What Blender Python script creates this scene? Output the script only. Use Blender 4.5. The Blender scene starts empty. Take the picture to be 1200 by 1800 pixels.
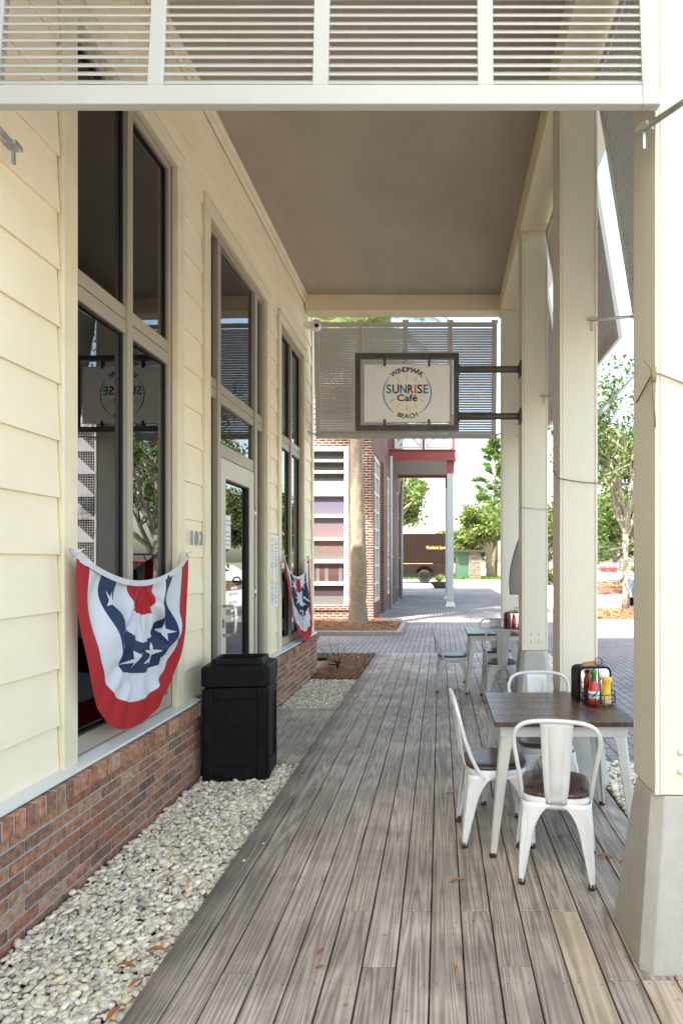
import bpy, math, random
import numpy as np
from mathutils import Vector, Matrix
S = bpy.context.scene
COL = S.collection
R = math.radians
random.seed(7)

# ------------------------------------------------------------------ helpers
def tag(o, label=None, cat=None, group=None, kind=None):
    if label: o['label'] = label
    if cat: o['category'] = cat
    if group: o['group'] = group
    if kind: o['kind'] = kind
    return o

def empty(name, loc=(0, 0, 0), rz=0, label=None, cat=None, group=None):
    o = bpy.data.objects.new(name, None)
    COL.objects.link(o)
    o.location = loc; o.rotation_euler = (0, 0, rz)
    o.empty_display_size = .1
    return tag(o, label, cat, group)

def copy_tree(o, parent=None):
    c = o.copy(); COL.objects.link(c)
    if parent: c.parent = parent
    for ch in list(o.children): copy_tree(ch, c)
    return c

class MB:
    def __init__(s): s.v = []; s.f = []; s.m = []; s.s = []
    def add(s, vs, fs, mi=0, smooth=False):
        b = len(s.v); s.v.extend([tuple(p) for p in vs])
        for f in fs:
            s.f.append(tuple(i + b for i in f)); s.m.append(mi); s.s.append(smooth)
    def box(s, x0, x1, y0, y1, z0, z1, mi=0):
        s.add([(x0,y0,z0),(x1,y0,z0),(x1,y1,z0),(x0,y1,z0),(x0,y0,z1),(x1,y0,z1),(x1,y1,z1),(x0,y1,z1)],
              [(0,3,2,1),(4,5,6,7),(0,1,5,4),(1,2,6,5),(2,3,7,6),(3,0,4,7)], mi)
    def frustum(s, r0, z0, r1, z1, mi=0):   # r = (x0,x1,y0,y1)
        a, b = r0, r1
        s.add([(a[0],a[2],z0),(a[1],a[2],z0),(a[1],a[3],z0),(a[0],a[3],z0),(b[0],b[2],z1),(b[1],b[2],z1),(b[1],b[3],z1),(b[0],b[3],z1)],
              [(0,3,2,1),(4,5,6,7),(0,1,5,4),(1,2,6,5),(2,3,7,6),(3,0,4,7)], mi)
    def obox(s, a, b, w, t, up=(0,0,1), mi=0):  # bar from a to b, width w (side), thickness t (up)
        a = Vector(a); b = Vector(b); d = (b-a).normalized(); u = Vector(up)
        sd = d.cross(u).normalized(); u = sd.cross(d).normalized()
        sd *= w/2; u *= t/2
        vs = [a-sd-u,a+sd-u,a+sd+u,a-sd+u,b-sd-u,b+sd-u,b+sd+u,b-sd+u]
        s.add(vs, [(0,1,2,3),(7,6,5,4),(0,4,5,1),(1,5,6,2),(2,6,7,3),(3,7,4,0)], mi)
    def tube(s, pts, r, seg=10, mi=0, cap=True, smooth=True):
        pts = [Vector(p) for p in pts]; n = len(pts)
        rs = r if isinstance(r, (list, tuple)) else [r]*n
        t0 = (pts[1]-pts[0]).normalized()
        ref = Vector((0,0,1)) if abs(t0.z) < .9 else Vector((1,0,0))
        nrm = t0.cross(ref).normalized()
        vs = []
        for i, p in enumerate(pts):
            t = (pts[min(i+1,n-1)]-pts[max(i-1,0)])
            t = t.normalized() if t.length > 1e-9 else t0
            nrm = (nrm - t*nrm.dot(t))
            nrm = nrm.normalized() if nrm.length > 1e-6 else t.orthogonal().normalized()
            bn = t.cross(nrm)
            for k in range(seg):
                a = 2*math.pi*k/seg
                vs.append(p + (nrm*math.cos(a)+bn*math.sin(a))*rs[i])
        fs = []
        for i in range(n-1):
            for k in range(seg):
                k2 = (k+1) % seg
                fs.append((i*seg+k, i*seg+k2, (i+1)*seg+k2, (i+1)*seg+k))
        s.add(vs, fs, mi, smooth)
        if cap:
            b = len(s.v)-len(vs)
            s.f.append(tuple(b+k for k in range(seg))[::-1]); s.m.append(mi); s.s.append(False)
            s.f.append(tuple(b+(n-1)*seg+k for k in range(seg))); s.m.append(mi); s.s.append(False)
    def lathe(s, prof, c=(0,0,0), seg=24, mi=0, smooth=True, sx=1, sy=1, cap=True):
        vs = []; n = len(prof)
        for r, z in prof:
            for k in range(seg):
                a = 2*math.pi*k/seg
                vs.append((c[0]+r*sx*math.cos(a), c[1]+r*sy*math.sin(a), c[2]+z))
        fs = [(i*seg+k, i*seg+(k+1)%seg, (i+1)*seg+(k+1)%seg, (i+1)*seg+k) for i in range(n-1) for k in range(seg)]
        s.add(vs, fs, mi, smooth)
        b = len(s.v)-len(vs)
        if cap and prof[0][0] > 1e-4:
            s.f.append(tuple(b+k for k in range(seg))[::-1]); s.m.append(mi); s.s.append(False)
        if cap and prof[-1][0] > 1e-4:
            s.f.append(tuple(b+(n-1)*seg+k for k in range(seg))); s.m.append(mi); s.s.append(False)
    def loft(s, loops, mi=0, cap0=True, cap1=True, smooth=False, closed=True):
        n = len(loops[0]); vs = [p for l in loops for p in l]
        kk = n if closed else n-1
        fs = [(i*n+k, i*n+(k+1)%n, (i+1)*n+(k+1)%n, (i+1)*n+k) for i in range(len(loops)-1) for k in range(kk)]
        s.add(vs, fs, mi, smooth)
        b = len(s.v)-len(vs)
        if cap0: s.f.append(tuple(b+k for k in range(n))[::-1]); s.m.append(mi); s.s.append(False)
        if cap1: s.f.append(tuple(b+(len(loops)-1)*n+k for k in range(n))); s.m.append(mi); s.s.append(False)
    def prism(s, poly, fn, d0, d1, mi=0):   # poly 2d list; fn(a,b,d)->xyz
        s.loft([[fn(a,b,d0) for a,b in poly],[fn(a,b,d1) for a,b in poly]], mi)
    def merge(s, o, M=None, mi=None):
        b = len(s.v)
        s.v.extend([tuple(M @ Vector(p)) if M else p for p in o.v])
        s.f.extend([tuple(i+b for i in f) for f in o.f]); s.m.extend(o.m if mi is None else [mi]*len(o.m)); s.s.extend(o.s)
    def build(s, name, mats, parent=None, bevel=0, seg=2, solid=0, loc=None, fixn=True):
        me = bpy.data.meshes.new(name)
        me.from_pydata(s.v, [], s.f)
        me.polygons.foreach_set('material_index', s.m)
        me.polygons.foreach_set('use_smooth', s.s)
        for m in (mats if isinstance(mats, (list, tuple)) else [mats]): me.materials.append(m)
        if fixn:
            import bmesh
            bm = bmesh.new(); bm.from_mesh(me)
            bmesh.ops.recalc_face_normals(bm, faces=bm.faces)
            bm.to_mesh(me); bm.free()
        me.update()
        o = bpy.data.objects.new(name, me); COL.objects.link(o)
        if parent: o.parent = parent
        if loc: o.location = loc
        if solid:
            md = o.modifiers.new('solid', 'SOLIDIFY'); md.thickness = solid; md.offset = 0
        if bevel:
            md = o.modifiers.new('bevel', 'BEVEL'); md.width = bevel; md.segments = seg
            md.limit_method = 'ANGLE'; md.angle_limit = R(35)
        return o

def rrect(hx, hy, r, z, n=6, cx=0, cy=0):
    pts = []
    for qx, qy, a0 in ((1,1,0),(-1,1,90),(-1,-1,180),(1,-1,270)):
        for k in range(n+1):
            a = R(a0+90*k/n)
            pts.append((cx+qx*(hx-r)+r*math.cos(a), cy+qy*(hy-r)+r*math.sin(a), z))
    return pts

_ft = {}
def text_mb(txt, size, ext=.001, align='CENTER'):
    cu = bpy.data.curves.new('tmp', 'FONT'); cu.body = txt; cu.size = size; cu.extrude = ext
    cu.align_x = align; cu.resolution_u = 4
    ob = bpy.data.objects.new('tmp', cu); COL.objects.link(ob)
    dg = bpy.context.evaluated_depsgraph_get(); dg.update()
    me = bpy.data.meshes.new_from_object(ob.evaluated_get(dg))
    m = MB(); m.v = [tuple(v.co) for v in me.vertices]; m.f = [tuple(p.vertices) for p in me.polygons]
    m.m = [0]*len(m.f); m.s = [False]*len(m.f)
    bpy.data.objects.remove(ob); bpy.data.curves.remove(cu); bpy.data.meshes.remove(me)
    return m
def bounds(m):
    a = np.array(m.v); return a.min(0), a.max(0)

# ------------------------------------------------------------------ materials
def nt_new(name):
    m = bpy.data.materials.new(name); m.use_nodes = True
    nt = m.node_tree; nt.nodes.clear()
    out = nt.nodes.new('ShaderNodeOutputMaterial')
    return m, nt, out
def N(nt, t, **kw):
    n = nt.nodes.new('ShaderNode'+t)
    for k, v in kw.items():
        if k.startswith('i_'):
            n.inputs[k[2:].replace('_', ' ')].default_value = v
        else: setattr(n, k, v)
    return n
def ramp(nt, stops, interp='LINEAR'):
    r = nt.nodes.new('ShaderNodeValToRGB'); e = r.color_ramp; e.interpolation = interp
    while len(e.elements) < len(stops): e.elements.new(.5)
    for el, (p, c) in zip(e.elements, stops):
        el.position = p; el.color = (*c, 1) if len(c) == 3 else c
    return r
def mixc(nt, a, b, fac, mode='MIX'):
    n = nt.nodes.new('ShaderNodeMix'); n.data_type = 'RGBA'; n.blend_type = mode
    for sock, v in ((n.inputs[6], a), (n.inputs[7], b), (n.inputs[0], fac)):
        if hasattr(v, 'links') or hasattr(v, 'is_linked'): nt.links.new(v, sock)
        else: sock.default_value = (*v, 1) if isinstance(v, tuple) and len(v) == 3 else v
    return n.outputs[2]

def pm(name, col, rough=.6, var=.12, scale=6, bump=.0, bscale=60, metal=0, spec=.5, stretch=(1,1,1), bstretch=(1,1,1),
       dirt=None, dirt_amt=.3, dirt_scale=2.5, coat=0, trans=0):
    m, nt, out = nt_new(name); L = nt.links.new
    p = N(nt, 'BsdfPrincipled'); L(p.outputs[0], out.inputs[0])
    p.inputs['Roughness'].default_value = rough; p.inputs['Metallic'].default_value = metal
    p.inputs['Specular IOR Level'].default_value = spec; p.inputs['Coat Weight'].default_value = coat
    tc = N(nt, 'TexCoord'); mp = N(nt, 'Mapping'); mp.inputs['Scale'].default_value = stretch; L(tc.outputs['Object'], mp.inputs[0])
    nz = N(nt, 'TexNoise', i_Scale=scale, i_Detail=5.0, i_Roughness=.6); L(mp.outputs[0], nz.inputs['Vector'])
    lo = tuple(max(0, c*(1-var)) for c in col); hi = tuple(min(1, c*(1+var)) for c in col)
    rp = ramp(nt, [(.3, lo), (.7, hi)]); L(nz.outputs[0], rp.inputs[0])
    c = rp.outputs[0]
    if dirt:
        n2 = N(nt, 'TexNoise', i_Scale=dirt_scale, i_Detail=8.0, i_Roughness=.7); L(tc.outputs['Object'], n2.inputs['Vector'])
        r2 = ramp(nt, [(.48, (0,0,0)), (.75, (dirt_amt,)*3)]); L(n2.outputs[0], r2.inputs[0])
        c = mixc(nt, c, dirt, r2.outputs[0])
    L(c, p.inputs['Base Color'])
    rr = ramp(nt, [(.3, (max(0,rough-.08),)*3), (.7, (min(1,rough+.08),)*3)]); L(nz.outputs[0], rr.inputs[0]); L(rr.outputs[0], p.inputs['Roughness'])
    if bump:
        mp2 = N(nt, 'Mapping'); mp2.inputs['Scale'].default_value = bstretch; L(tc.outputs['Object'], mp2.inputs[0])
        bz = N(nt, 'TexNoise', i_Scale=bscale, i_Detail=4.0); L(mp2.outputs[0], bz.inputs['Vector'])
        b = N(nt, 'Bump', i_Strength=bump, i_Distance=.01); L(bz.outputs[0], b.inputs['Height']); L(b.outputs[0], p.inputs['Normal'])
    if trans:
        tr = N(nt, 'BsdfTranslucent'); L(c, tr.inputs[0])
        mx = N(nt, 'MixShader', i_Fac=trans); L(p.outputs[0], mx.inputs[1]); L(tr.outputs[0], mx.inputs[2]); L(mx.outputs[0], out.inputs[0])
    return m

def island_mat(name, cols, rough=.8, nscale=30, namt=.25, bump=.3, bscale=80, trans=0, spec=.3):
    m, nt, out = nt_new(name); L = nt.links.new
    p = N(nt, 'BsdfPrincipled', i_Roughness=rough); L(p.outputs[0], out.inputs[0])
    p.inputs['Specular IOR Level'].default_value = spec
    g = N(nt, 'NewGeometry')
    n = len(cols); rp = ramp(nt, [((i+.5)/n, c) for i, c in enumerate(cols)]); L(g.outputs['Random Per Island'], rp.inputs[0])
    tc = N(nt, 'TexCoord')
    nz = N(nt, 'TexNoise', i_Scale=nscale, i_Detail=5.0, i_Roughness=.65); L(tc.outputs['Object'], nz.inputs['Vector'])
    r2 = ramp(nt, [(.3, (1-namt,)*3), (.7, (1+namt,)*3)]); L(nz.outputs[0], r2.inputs[0])
    c = mixc(nt, rp.outputs[0], r2.outputs[0], 1.0, 'MULTIPLY'); L(c, p.inputs['Base Color'])
    if bump:
        bz = N(nt, 'TexNoise', i_Scale=bscale, i_Detail=4.0); L(tc.outputs['Object'], bz.inputs['Vector'])
        b = N(nt, 'Bump', i_Strength=bump, i_Distance=.008); L(bz.outputs[0], b.inputs['Height']); L(b.outputs[0], p.inputs['Normal'])
    if trans:
        tr = N(nt, 'BsdfTranslucent'); L(c, tr.inputs[0])
        mx = N(nt, 'MixShader', i_Fac=trans); L(p.outputs[0], mx.inputs[1]); L(tr.outputs[0], mx.inputs[2]); L(mx.outputs[0], out.inputs[0])
    return m

def wood_mat(name, light, dark, rough=.75, kx=9., ky=.5, rings=9., board_var=.25, edge_dirt=False, bump=.35, axis='y', stain=.5, spec=.3):
    m, nt, out = nt_new(name); L = nt.links.new
    p = N(nt, 'BsdfPrincipled', i_Roughness=rough); L(p.outputs[0], out.inputs[0]); p.inputs['Specular IOR Level'].default_value = spec
    g = N(nt, 'NewGeometry'); tc = N(nt, 'TexCoord'); sx = N(nt, 'SeparateXYZ'); L(tc.outputs['Object'], sx.inputs[0])
    mx_ = N(nt, 'Math', operation='MULTIPLY'); L(sx.outputs[0], mx_.inputs[0]); mx_.inputs[1].default_value = kx if axis == 'y' else ky
    my_ = N(nt, 'Math', operation='MULTIPLY'); L(sx.outputs[1], my_.inputs[0]); my_.inputs[1].default_value = ky if axis == 'y' else kx
    mr = N(nt, 'Math', operation='MULTIPLY'); L(g.outputs['Random Per Island'], mr.inputs[0]); mr.inputs[1].default_value = 57.
    cb = N(nt, 'CombineXYZ'); L(mx_.outputs[0], cb.inputs[0]); L(my_.outputs[0], cb.inputs[1]); L(mr.outputs[0], cb.inputs[2])
    nz = N(nt, 'TexNoise', i_Scale=1.0, i_Detail=1.5, i_Roughness=.4); L(cb.outputs[0], nz.inputs['Vector'])
    k = N(nt, 'Math', operation='MULTIPLY'); L(nz.outputs[0], k.inputs[0]); k.inputs[1].default_value = rings
    pp = N(nt, 'Math', operation='PINGPONG'); L(k.outputs[0], pp.inputs[0]); pp.inputs[1].default_value = .5
    r1 = ramp(nt, [(.02, dark), (.22, tuple((a+b)/2 for a, b in zip(light, dark))), (.5, light)]); L(pp.outputs[0], r1.inputs[0])
    # fine fibre
    mp = N(nt, 'Mapping'); mp.inputs['Scale'].default_value = (90, 2.5, 90) if axis == 'y' else (2.5, 90, 90); L(tc.outputs['Object'], mp.inputs[0])
    fz = N(nt, 'TexNoise', i_Scale=1.0, i_Detail=4.0); L(mp.outputs[0], fz.inputs['Vector'])
    r2 = ramp(nt, [(.3, (.82,)*3), (.7, (1.12,)*3)]); L(fz.outputs[0], r2.inputs[0])
    c = mixc(nt, r1.outputs[0], r2.outputs[0], 1.0, 'MULTIPLY')
    r3 = ramp(nt, [(0, (1-board_var, 1-board_var, 1-board_var*.9)), (.5, (1, .98, .95)), (1, (1+board_var, 1+board_var, 1+board_var*1.1))]); L(g.outputs['Random Per Island'], r3.inputs[0])
    c = mixc(nt, c, r3.outputs[0], 1.0, 'MULTIPLY')
    st = N(nt, 'TexNoise', i_Scale=1.7, i_Detail=7.0, i_Roughness=.65); L(tc.outputs['Object'], st.inputs['Vector'])
    r4 = ramp(nt, [(.42, (1-stain*.5,)*3), (.62, (1.08,)*3)]); L(st.outputs[0], r4.inputs[0])
    c = mixc(nt, c, r4.outputs[0], 1.0, 'MULTIPLY')
    # small dark spots and knots
    vz = N(nt, 'TexVoronoi', i_Scale=5.5); L(tc.outputs['Object'], vz.inputs['Vector'])
    r5 = ramp(nt, [(.03, (.45,.40,.36)), (.075, (1,1,1))]); L(vz.outputs['Distance'], r5.inputs[0])
    c = mixc(nt, c, r5.outputs[0], .7, 'MULTIPLY')
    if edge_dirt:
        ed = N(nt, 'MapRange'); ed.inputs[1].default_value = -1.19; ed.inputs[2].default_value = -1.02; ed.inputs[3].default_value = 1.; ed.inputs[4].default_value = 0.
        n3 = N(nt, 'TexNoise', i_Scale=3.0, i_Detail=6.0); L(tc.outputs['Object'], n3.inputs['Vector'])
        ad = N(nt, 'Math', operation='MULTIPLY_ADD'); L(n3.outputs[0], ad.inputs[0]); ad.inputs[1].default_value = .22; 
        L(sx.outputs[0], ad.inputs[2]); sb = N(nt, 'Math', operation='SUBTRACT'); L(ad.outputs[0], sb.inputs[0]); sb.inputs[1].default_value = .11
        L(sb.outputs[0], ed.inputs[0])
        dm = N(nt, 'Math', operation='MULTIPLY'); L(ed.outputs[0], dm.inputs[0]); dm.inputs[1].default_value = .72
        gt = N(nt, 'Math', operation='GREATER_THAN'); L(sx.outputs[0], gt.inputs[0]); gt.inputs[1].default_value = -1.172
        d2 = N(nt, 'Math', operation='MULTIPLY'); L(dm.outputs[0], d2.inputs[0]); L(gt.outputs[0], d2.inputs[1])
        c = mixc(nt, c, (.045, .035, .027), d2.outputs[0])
    L(c, p.inputs['Base Color'])
    b = N(nt, 'Bump', i_Strength=bump, i_Distance=.004)
    sm = N(nt, 'Math', operation='ADD'); L(pp.outputs[0], sm.inputs[0]); L(fz.outputs[0], sm.inputs[1]); L(sm.outputs[0], b.inputs['Height']); L(b.outputs[0], p.inputs['Normal'])
    return m

def brick_tex(name, c1, c2, mortar, bw, bh, ms, plane='xz', offset=.5, rough=.85, bump=.6, var=.5, spec=.3):
    m, nt, out = nt_new(name); L = nt.links.new
    p = N(nt, 'BsdfPrincipled', i_Roughness=rough); L(p.outputs[0], out.inputs[0]); p.inputs['Specular IOR Level'].default_value = spec
    tc = N(nt, 'TexCoord'); sx = N(nt, 'SeparateXYZ'); L(tc.outputs['Object'], sx.inputs[0]); cb = N(nt, 'CombineXYZ')
    ix = {'x': 0, 'y': 1, 'z': 2}
    L(sx.outputs[ix[plane[0]]], cb.inputs[0]); L(sx.outputs[ix[plane[1]]], cb.inputs[1])
    bt = N(nt, 'TexBrick'); bt.offset = offset; L(cb.outputs[0], bt.inputs['Vector'])
    for k, v in (('Scale', 1.), ('Mortar Size', ms), ('Mortar Smooth', .1), ('Brick Width', bw), ('Row Height', bh), ('Bias', -.1)): bt.inputs[k].default_value = v
    bt.inputs['Color1'].default_value = (*c1, 1); bt.inputs['Color2'].default_value = (*c2, 1); bt.inputs['Mortar'].default_value = (*mortar, 1)
    nz = N(nt, 'TexNoise', i_Scale=14.0, i_Detail=6.0, i_Roughness=.7); L(tc.outputs['Object'], nz.inputs['Vector'])
    r = ramp(nt, [(.3, (1-var,)*3), (.7, (1+var*.5,)*3)]); L(nz.outputs[0], r.inputs[0])
    n2 = N(nt, 'TexNoise', i_Scale=.6, i_Detail=4.0); L(tc.outputs['Object'], n2.inputs['Vector'])
    rb = ramp(nt, [(.35, (.8,)*3), (.65, (1.12,)*3)]); L(n2.outputs[0], rb.inputs[0])
    c = mixc(nt, bt.outputs[0], r.outputs[0], 1., 'MULTIPLY'); c = mixc(nt, c, rb.outputs[0], 1., 'MULTIPLY'); L(c, p.inputs['Base Color'])
    b = N(nt, 'Bump', i_Strength=bump, i_Distance=.008); b.invert = True; L(bt.outputs['Fac'], b.inputs['Height']); L(b.outputs[0], p.inputs['Normal'])
    return m

def glass_mat(name, tint, ior=1.9, thru=.6, rough=.0):
    m, nt, out = nt_new(name); L = nt.links.new
    t = N(nt, 'BsdfTransparent'); t.inputs[0].default_value = (*[c*thru for c in tint], 1)
    g = N(nt, 'BsdfGlossy', i_Roughness=rough); g.inputs[0].default_value = (.95, .97, 1, 1)
    f = N(nt, 'Fresnel', i_IOR=ior)
    tc = N(nt, 'TexCoord'); nz = N(nt, 'TexNoise', i_Scale=1.3, i_Detail=1.0); L(tc.outputs['Object'], nz.inputs['Vector'])
    b = N(nt, 'Bump', i_Strength=.02, i_Distance=.02); L(nz.outputs[0], b.inputs['Height']); L(b.outputs[0], g.inputs['Normal'])
    mx = N(nt, 'MixShader'); L(f.outputs[0], mx.inputs[0]); L(t.outputs[0], mx.inputs[1]); L(g.outputs[0], mx.inputs[2]); L(mx.outputs[0], out.inputs[0])
    return m

M = {}
M['siding'] = pm('cream_siding_paint', (.79,.695,.515), .55, .04, 1.5, .12, 90, bstretch=(1,.15,1), dirt=(.55,.45,.28), dirt_amt=.25, dirt_scale=1.1)
M['wall'] = pm('cream_wall_paint', (.72,.60,.38), .7, .05)
M['trim'] = pm('cream_trim_paint', (.70,.62,.45), .5, .04, 3, .06, 60, dirt=(.45,.38,.25), dirt_amt=.3, dirt_scale=4)
M['post'] = pm('post_paint', (.65,.615,.515), .55, .045, 2, .4, 34, bstretch=(6,6,.35), dirt=(.58,.50,.34), dirt_amt=.3, dirt_scale=2)
M['beam'] = pm('beam_paint', (.74,.64,.45), .55, .04, 2, .12, 40, bstretch=(1,.3,1))
M['soffit'] = pm('taupe_soffit_board', (.385,.33,.262), .8, .12, 1.3, .1, 180, stretch=(1,.5,1), dirt=(.47,.395,.33), dirt_amt=.55, dirt_scale=.9)
M['plinth'] = pm('grey_stucco', (.40,.39,.35), .9, .08, 5, .5, 160, dirt=(.25,.24,.2), dirt_amt=.35, dirt_scale=2)
M['frame'] = pm('taupe_window_metal', (.33,.285,.225), .45, .05, 4, .03, 90)
M['doorpaint'] = pm('pale_door_metal', (.50,.47,.38), .45, .04, 4)
M['rubber'] = pm('black_gasket', (.012,.012,.013), .6, .1)
M['glass'] = glass_mat('tinted_pane', (.8,.82,.8), 2.05, .30)
M['louver'] = pm('aluminium_shutter_paint', (.44,.432,.41), .42, .04, 3, .03, 60, dirt=(.45,.43,.38), dirt_amt=.35, dirt_scale=5)
M['galv'] = pm('galvanised_rod', (.45,.45,.44), .4, .15, 20, metal=.7)
M['brick'] = island_mat('red_wall_brick', [(.29,.115,.07),(.38,.18,.11),(.20,.11,.075),(.31,.185,.115),(.43,.20,.11),(.16,.10,.075),(.31,.13,.085),(.36,.23,.15)], .88, 28, .5, .5, 90)
M['mortar'] = pm('grey_mortar', (.38,.36,.33), .95, .15, 20, .3, 120)
M['sill'] = pm('white_sill_paint', (.66,.64,.58), .5, .06, 6, dirt=(.4,.36,.3), dirt_amt=.4, dirt_scale=6)
M['deck'] = wood_mat('weathered_deck_board', (.50,.42,.335), (.26,.21,.162), .58, 13, .5, 12, .14, True, stain=.6, spec=.45)
M['decknew'] = wood_mat('new_deck_board', (.50,.41,.305), (.34,.268,.19), .7, 9, .5, 8, .06, False, .3, stain=.25)
M['pebble'] = island_mat('river_pebbles', [(.74,.64,.46),(.62,.53,.39),(.79,.70,.53),(.48,.42,.33),(.76,.65,.47),(.66,.54,.37),(.36,.32,.27),(.80,.73,.59)], .65, 45, .22, .15, 60)
M['signslat'] = pm('grey_slat_metal', (.17,.175,.18), .5, .1, spec=.3)
M['rust'] = pm('rusty_screw', (.05,.04,.033), .7, .2)
M['soil'] = pm('dark_soil', (.075,.055,.04), .95, .4, 12, .6, 60)
M['mulch'] = island_mat('pine_straw', [(.30,.14,.06),(.20,.09,.04),(.38,.20,.09),(.13,.07,.04),(.34,.19,.11)], .9, 40, .3, 0)
M['mulchbase'] = pm('mulch_base', (.17,.085,.045), .95, .5, 16, .9, 40)
M['paver'] = brick_tex('grey_brick_pavers', (.31,.28,.265), (.24,.22,.215), (.085,.075,.07), .205, .103, .007, 'yx', .5, .75, .5, .18)
M['road'] = pm('pale_concrete_road', (.60,.58,.54), .9, .08, 2, .2, 60)
M['asphalt'] = pm('asphalt', (.06,.06,.06), .9, .2, 20)
M['earth'] = pm('dry_grass_ground', (.22,.21,.11), .95, .3, 3, .4, 20)
M['grass'] = island_mat('grass_blades', [(.07,.15,.02),(.11,.21,.03),(.16,.25,.05)], .7, 10, .2, 0, trans=.3)
M['white'] = pm('white_chair_paint', (.66,.67,.665), .33, .03, 6, .02, 50, dirt=(.45,.42,.36), dirt_amt=.25, dirt_scale=7)
M['silver'] = pm('silver_chair_paint', (.44,.47,.46), .38, .05, 6, dirt=(.3,.29,.26), dirt_amt=.25, dirt_scale=7)
M['tablemetal'] = pm('grey_table_metal', (.50,.50,.47), .4, .05, 6, dirt=(.33,.3,.26), dirt_amt=.3, dirt_scale=5)
M['seatwood'] = wood_mat('dark_seat_wood', (.115,.062,.038), (.028,.016,.011), .33, 5, 26, 6, .12, False, .2, 'x', .4, .6)
M['tabletop'] = wood_mat('dark_tabletop_wood', (.125,.062,.042), (.04,.02,.015), .3, 2.0, 14, 6, .22, False, .15, 'x', .4, .6)
M['black'] = pm('black_plastic', (.005,.005,.0055), .5, .25, 30, .25, 300, spec=.13, dirt=(.03,.03,.03), dirt_amt=.3, dirt_scale=9)
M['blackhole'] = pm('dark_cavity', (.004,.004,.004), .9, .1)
M['signmetal'] = pm('dark_bronze_metal', (.085,.078,.07), .5, .25, 14, .1, 80, metal=.3)
M['signwhite'] = pm('white_sign_face', (.82,.81,.79), .4, .02, 3)
M['red'] = pm('red_cloth', (.36,.006,.012), .75, .06, 5, .55, 13, trans=.12)
M['clothwhite'] = pm('white_cloth', (.60,.61,.66), .8, .03, 5, .55, 13, trans=.15)
M['blue'] = pm('navy_cloth', (.008,.026,.075), .75, .08, 5, .55, 13, trans=.08)
M['ink_maroon'] = pm('maroon_ink', (.10,.008,.03), .4, .02)
M['ink_green'] = pm('green_ink', (.0,.26,.17), .4, .02)
M['ink_teal'] = pm('teal_ink', (.01,.19,.30), .4, .02)
M['ink_orange'] = pm('orange_ink', (.78,.13,.03), .4, .02)
M['ink_yellow'] = pm('yellow_ink', (.85,.62,.12), .4, .02)
M['ink_navy'] = pm('dark_blue_ink', (.02,.09,.19), .4, .02)
M['ink_grey'] = pm('grey_ink', (.22,.23,.32), .5, .05)
M['zinc'] = pm('grey_zinc_digit', (.30,.34,.37), .4, .08, metal=.4)
M['steel'] = pm('brushed_steel', (.62,.61,.58), .28, .08, 30, metal=.9)
M['whiteplastic'] = pm('white_plastic', (.76,.76,.75), .35, .03)
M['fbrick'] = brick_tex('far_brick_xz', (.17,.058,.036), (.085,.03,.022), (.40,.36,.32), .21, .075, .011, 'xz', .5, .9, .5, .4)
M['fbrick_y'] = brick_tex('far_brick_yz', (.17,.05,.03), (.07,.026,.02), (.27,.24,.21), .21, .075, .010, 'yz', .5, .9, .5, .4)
M['fwhite'] = pm('white_frame_paint', (.55,.545,.53), .5, .03)
M['fpost'] = pm('blue_grey_steel', (.36,.41,.43), .5, .08, 3, dirt=(.25,.24,.22), dirt_amt=.4, dirt_scale=3)
M['redsteel'] = pm('red_steel_paint', (.21,.028,.02), .5, .12, 3, dirt=(.2,.05,.04), dirt_amt=.4, dirt_scale=3)
M['balcdeck'] = pm('grey_deck_boards', (.17,.17,.165), .8, .15, 8, stretch=(1,12,1))
M['darkglass'] = pm('dark_window_glass', (.02,.022,.024), .06, .2, 1, spec=.8)
M['bark'] = pm('grey_bark', (.27,.225,.165), .95, .35, 9, .9, 26, stretch=(1,1,.5))
M['palmbark'] = pm('palm_bark', (.20,.155,.11), .95, .3, 9, .8, 22, stretch=(1,1,2.5), dirt=(.30,.26,.2), dirt_amt=.7, dirt_scale=3)
M['palebark'] = pm('pale_oak_bark', (.24,.21,.17), .95, .35, 14, .8, 30, dirt=(.42,.4,.35), dirt_amt=.6, dirt_scale=9)
M['leafoak'] = island_mat('oak_leaves', [(.045,.09,.02),(.08,.14,.03),(.13,.19,.045),(.055,.105,.024),(.20,.20,.07)], .5, 3, .2, 0, trans=.35)
M['leafpine'] = island_mat('pine_needles', [(.05,.12,.02),(.085,.17,.03),(.13,.22,.04)], .55, 3, .2, 0, trans=.35)
M['leafbright'] = island_mat('light_leaves', [(.07,.13,.03),(.12,.19,.04),(.18,.24,.06),(.20,.20,.07)], .5, 3, .2, 0, trans=.35)
M['frond'] = island_mat('palm_leaflets', [(.06,.11,.02),(.10,.16,.035),(.16,.19,.05)], .5, 3, .2, 0, trans=.3)
M['van'] = pm('brown_van_paint', (.012,.0062,.004), .5, .08, 3, spec=.12)
M['gold'] = pm('gold_lettering', (.32,.20,.06), .45, .05)
M['tyre'] = pm('tyre_rubber', (.024,.024,.024), .85, .2, spec=.1)
M['rimgrey'] = pm('grey_wheel', (.007,.007,.007), .5, .1, spec=.2)
M['redcar'] = pm('red_car_paint', (.42,.02,.018), .25, .04, coat=.5)
M['whitecar'] = pm('white_car_paint', (.76,.76,.76), .25, .03, coat=.5)
M['bluecart'] = pm('blue_cart_paint', (.05,.17,.30), .3, .06, coat=.4)
M['greenmetal'] = pm('green_painted_metal', (.03,.085,.05), .5, .15)
M['stonewall'] = brick_tex('rough_stone', (.24,.21,.17), (.12,.10,.085), (.05,.045,.04), .30, .16, .02, 'xz', .5, .9, .8, .5)
M['leafdry'] = island_mat('dry_leaf', [(.30,.10,.03),(.40,.15,.04),(.22,.08,.035)], .6, 40, .2, 0)
M['twine'] = pm('jute_twine', (.25,.20,.12), .9, .2, 40)
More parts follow.
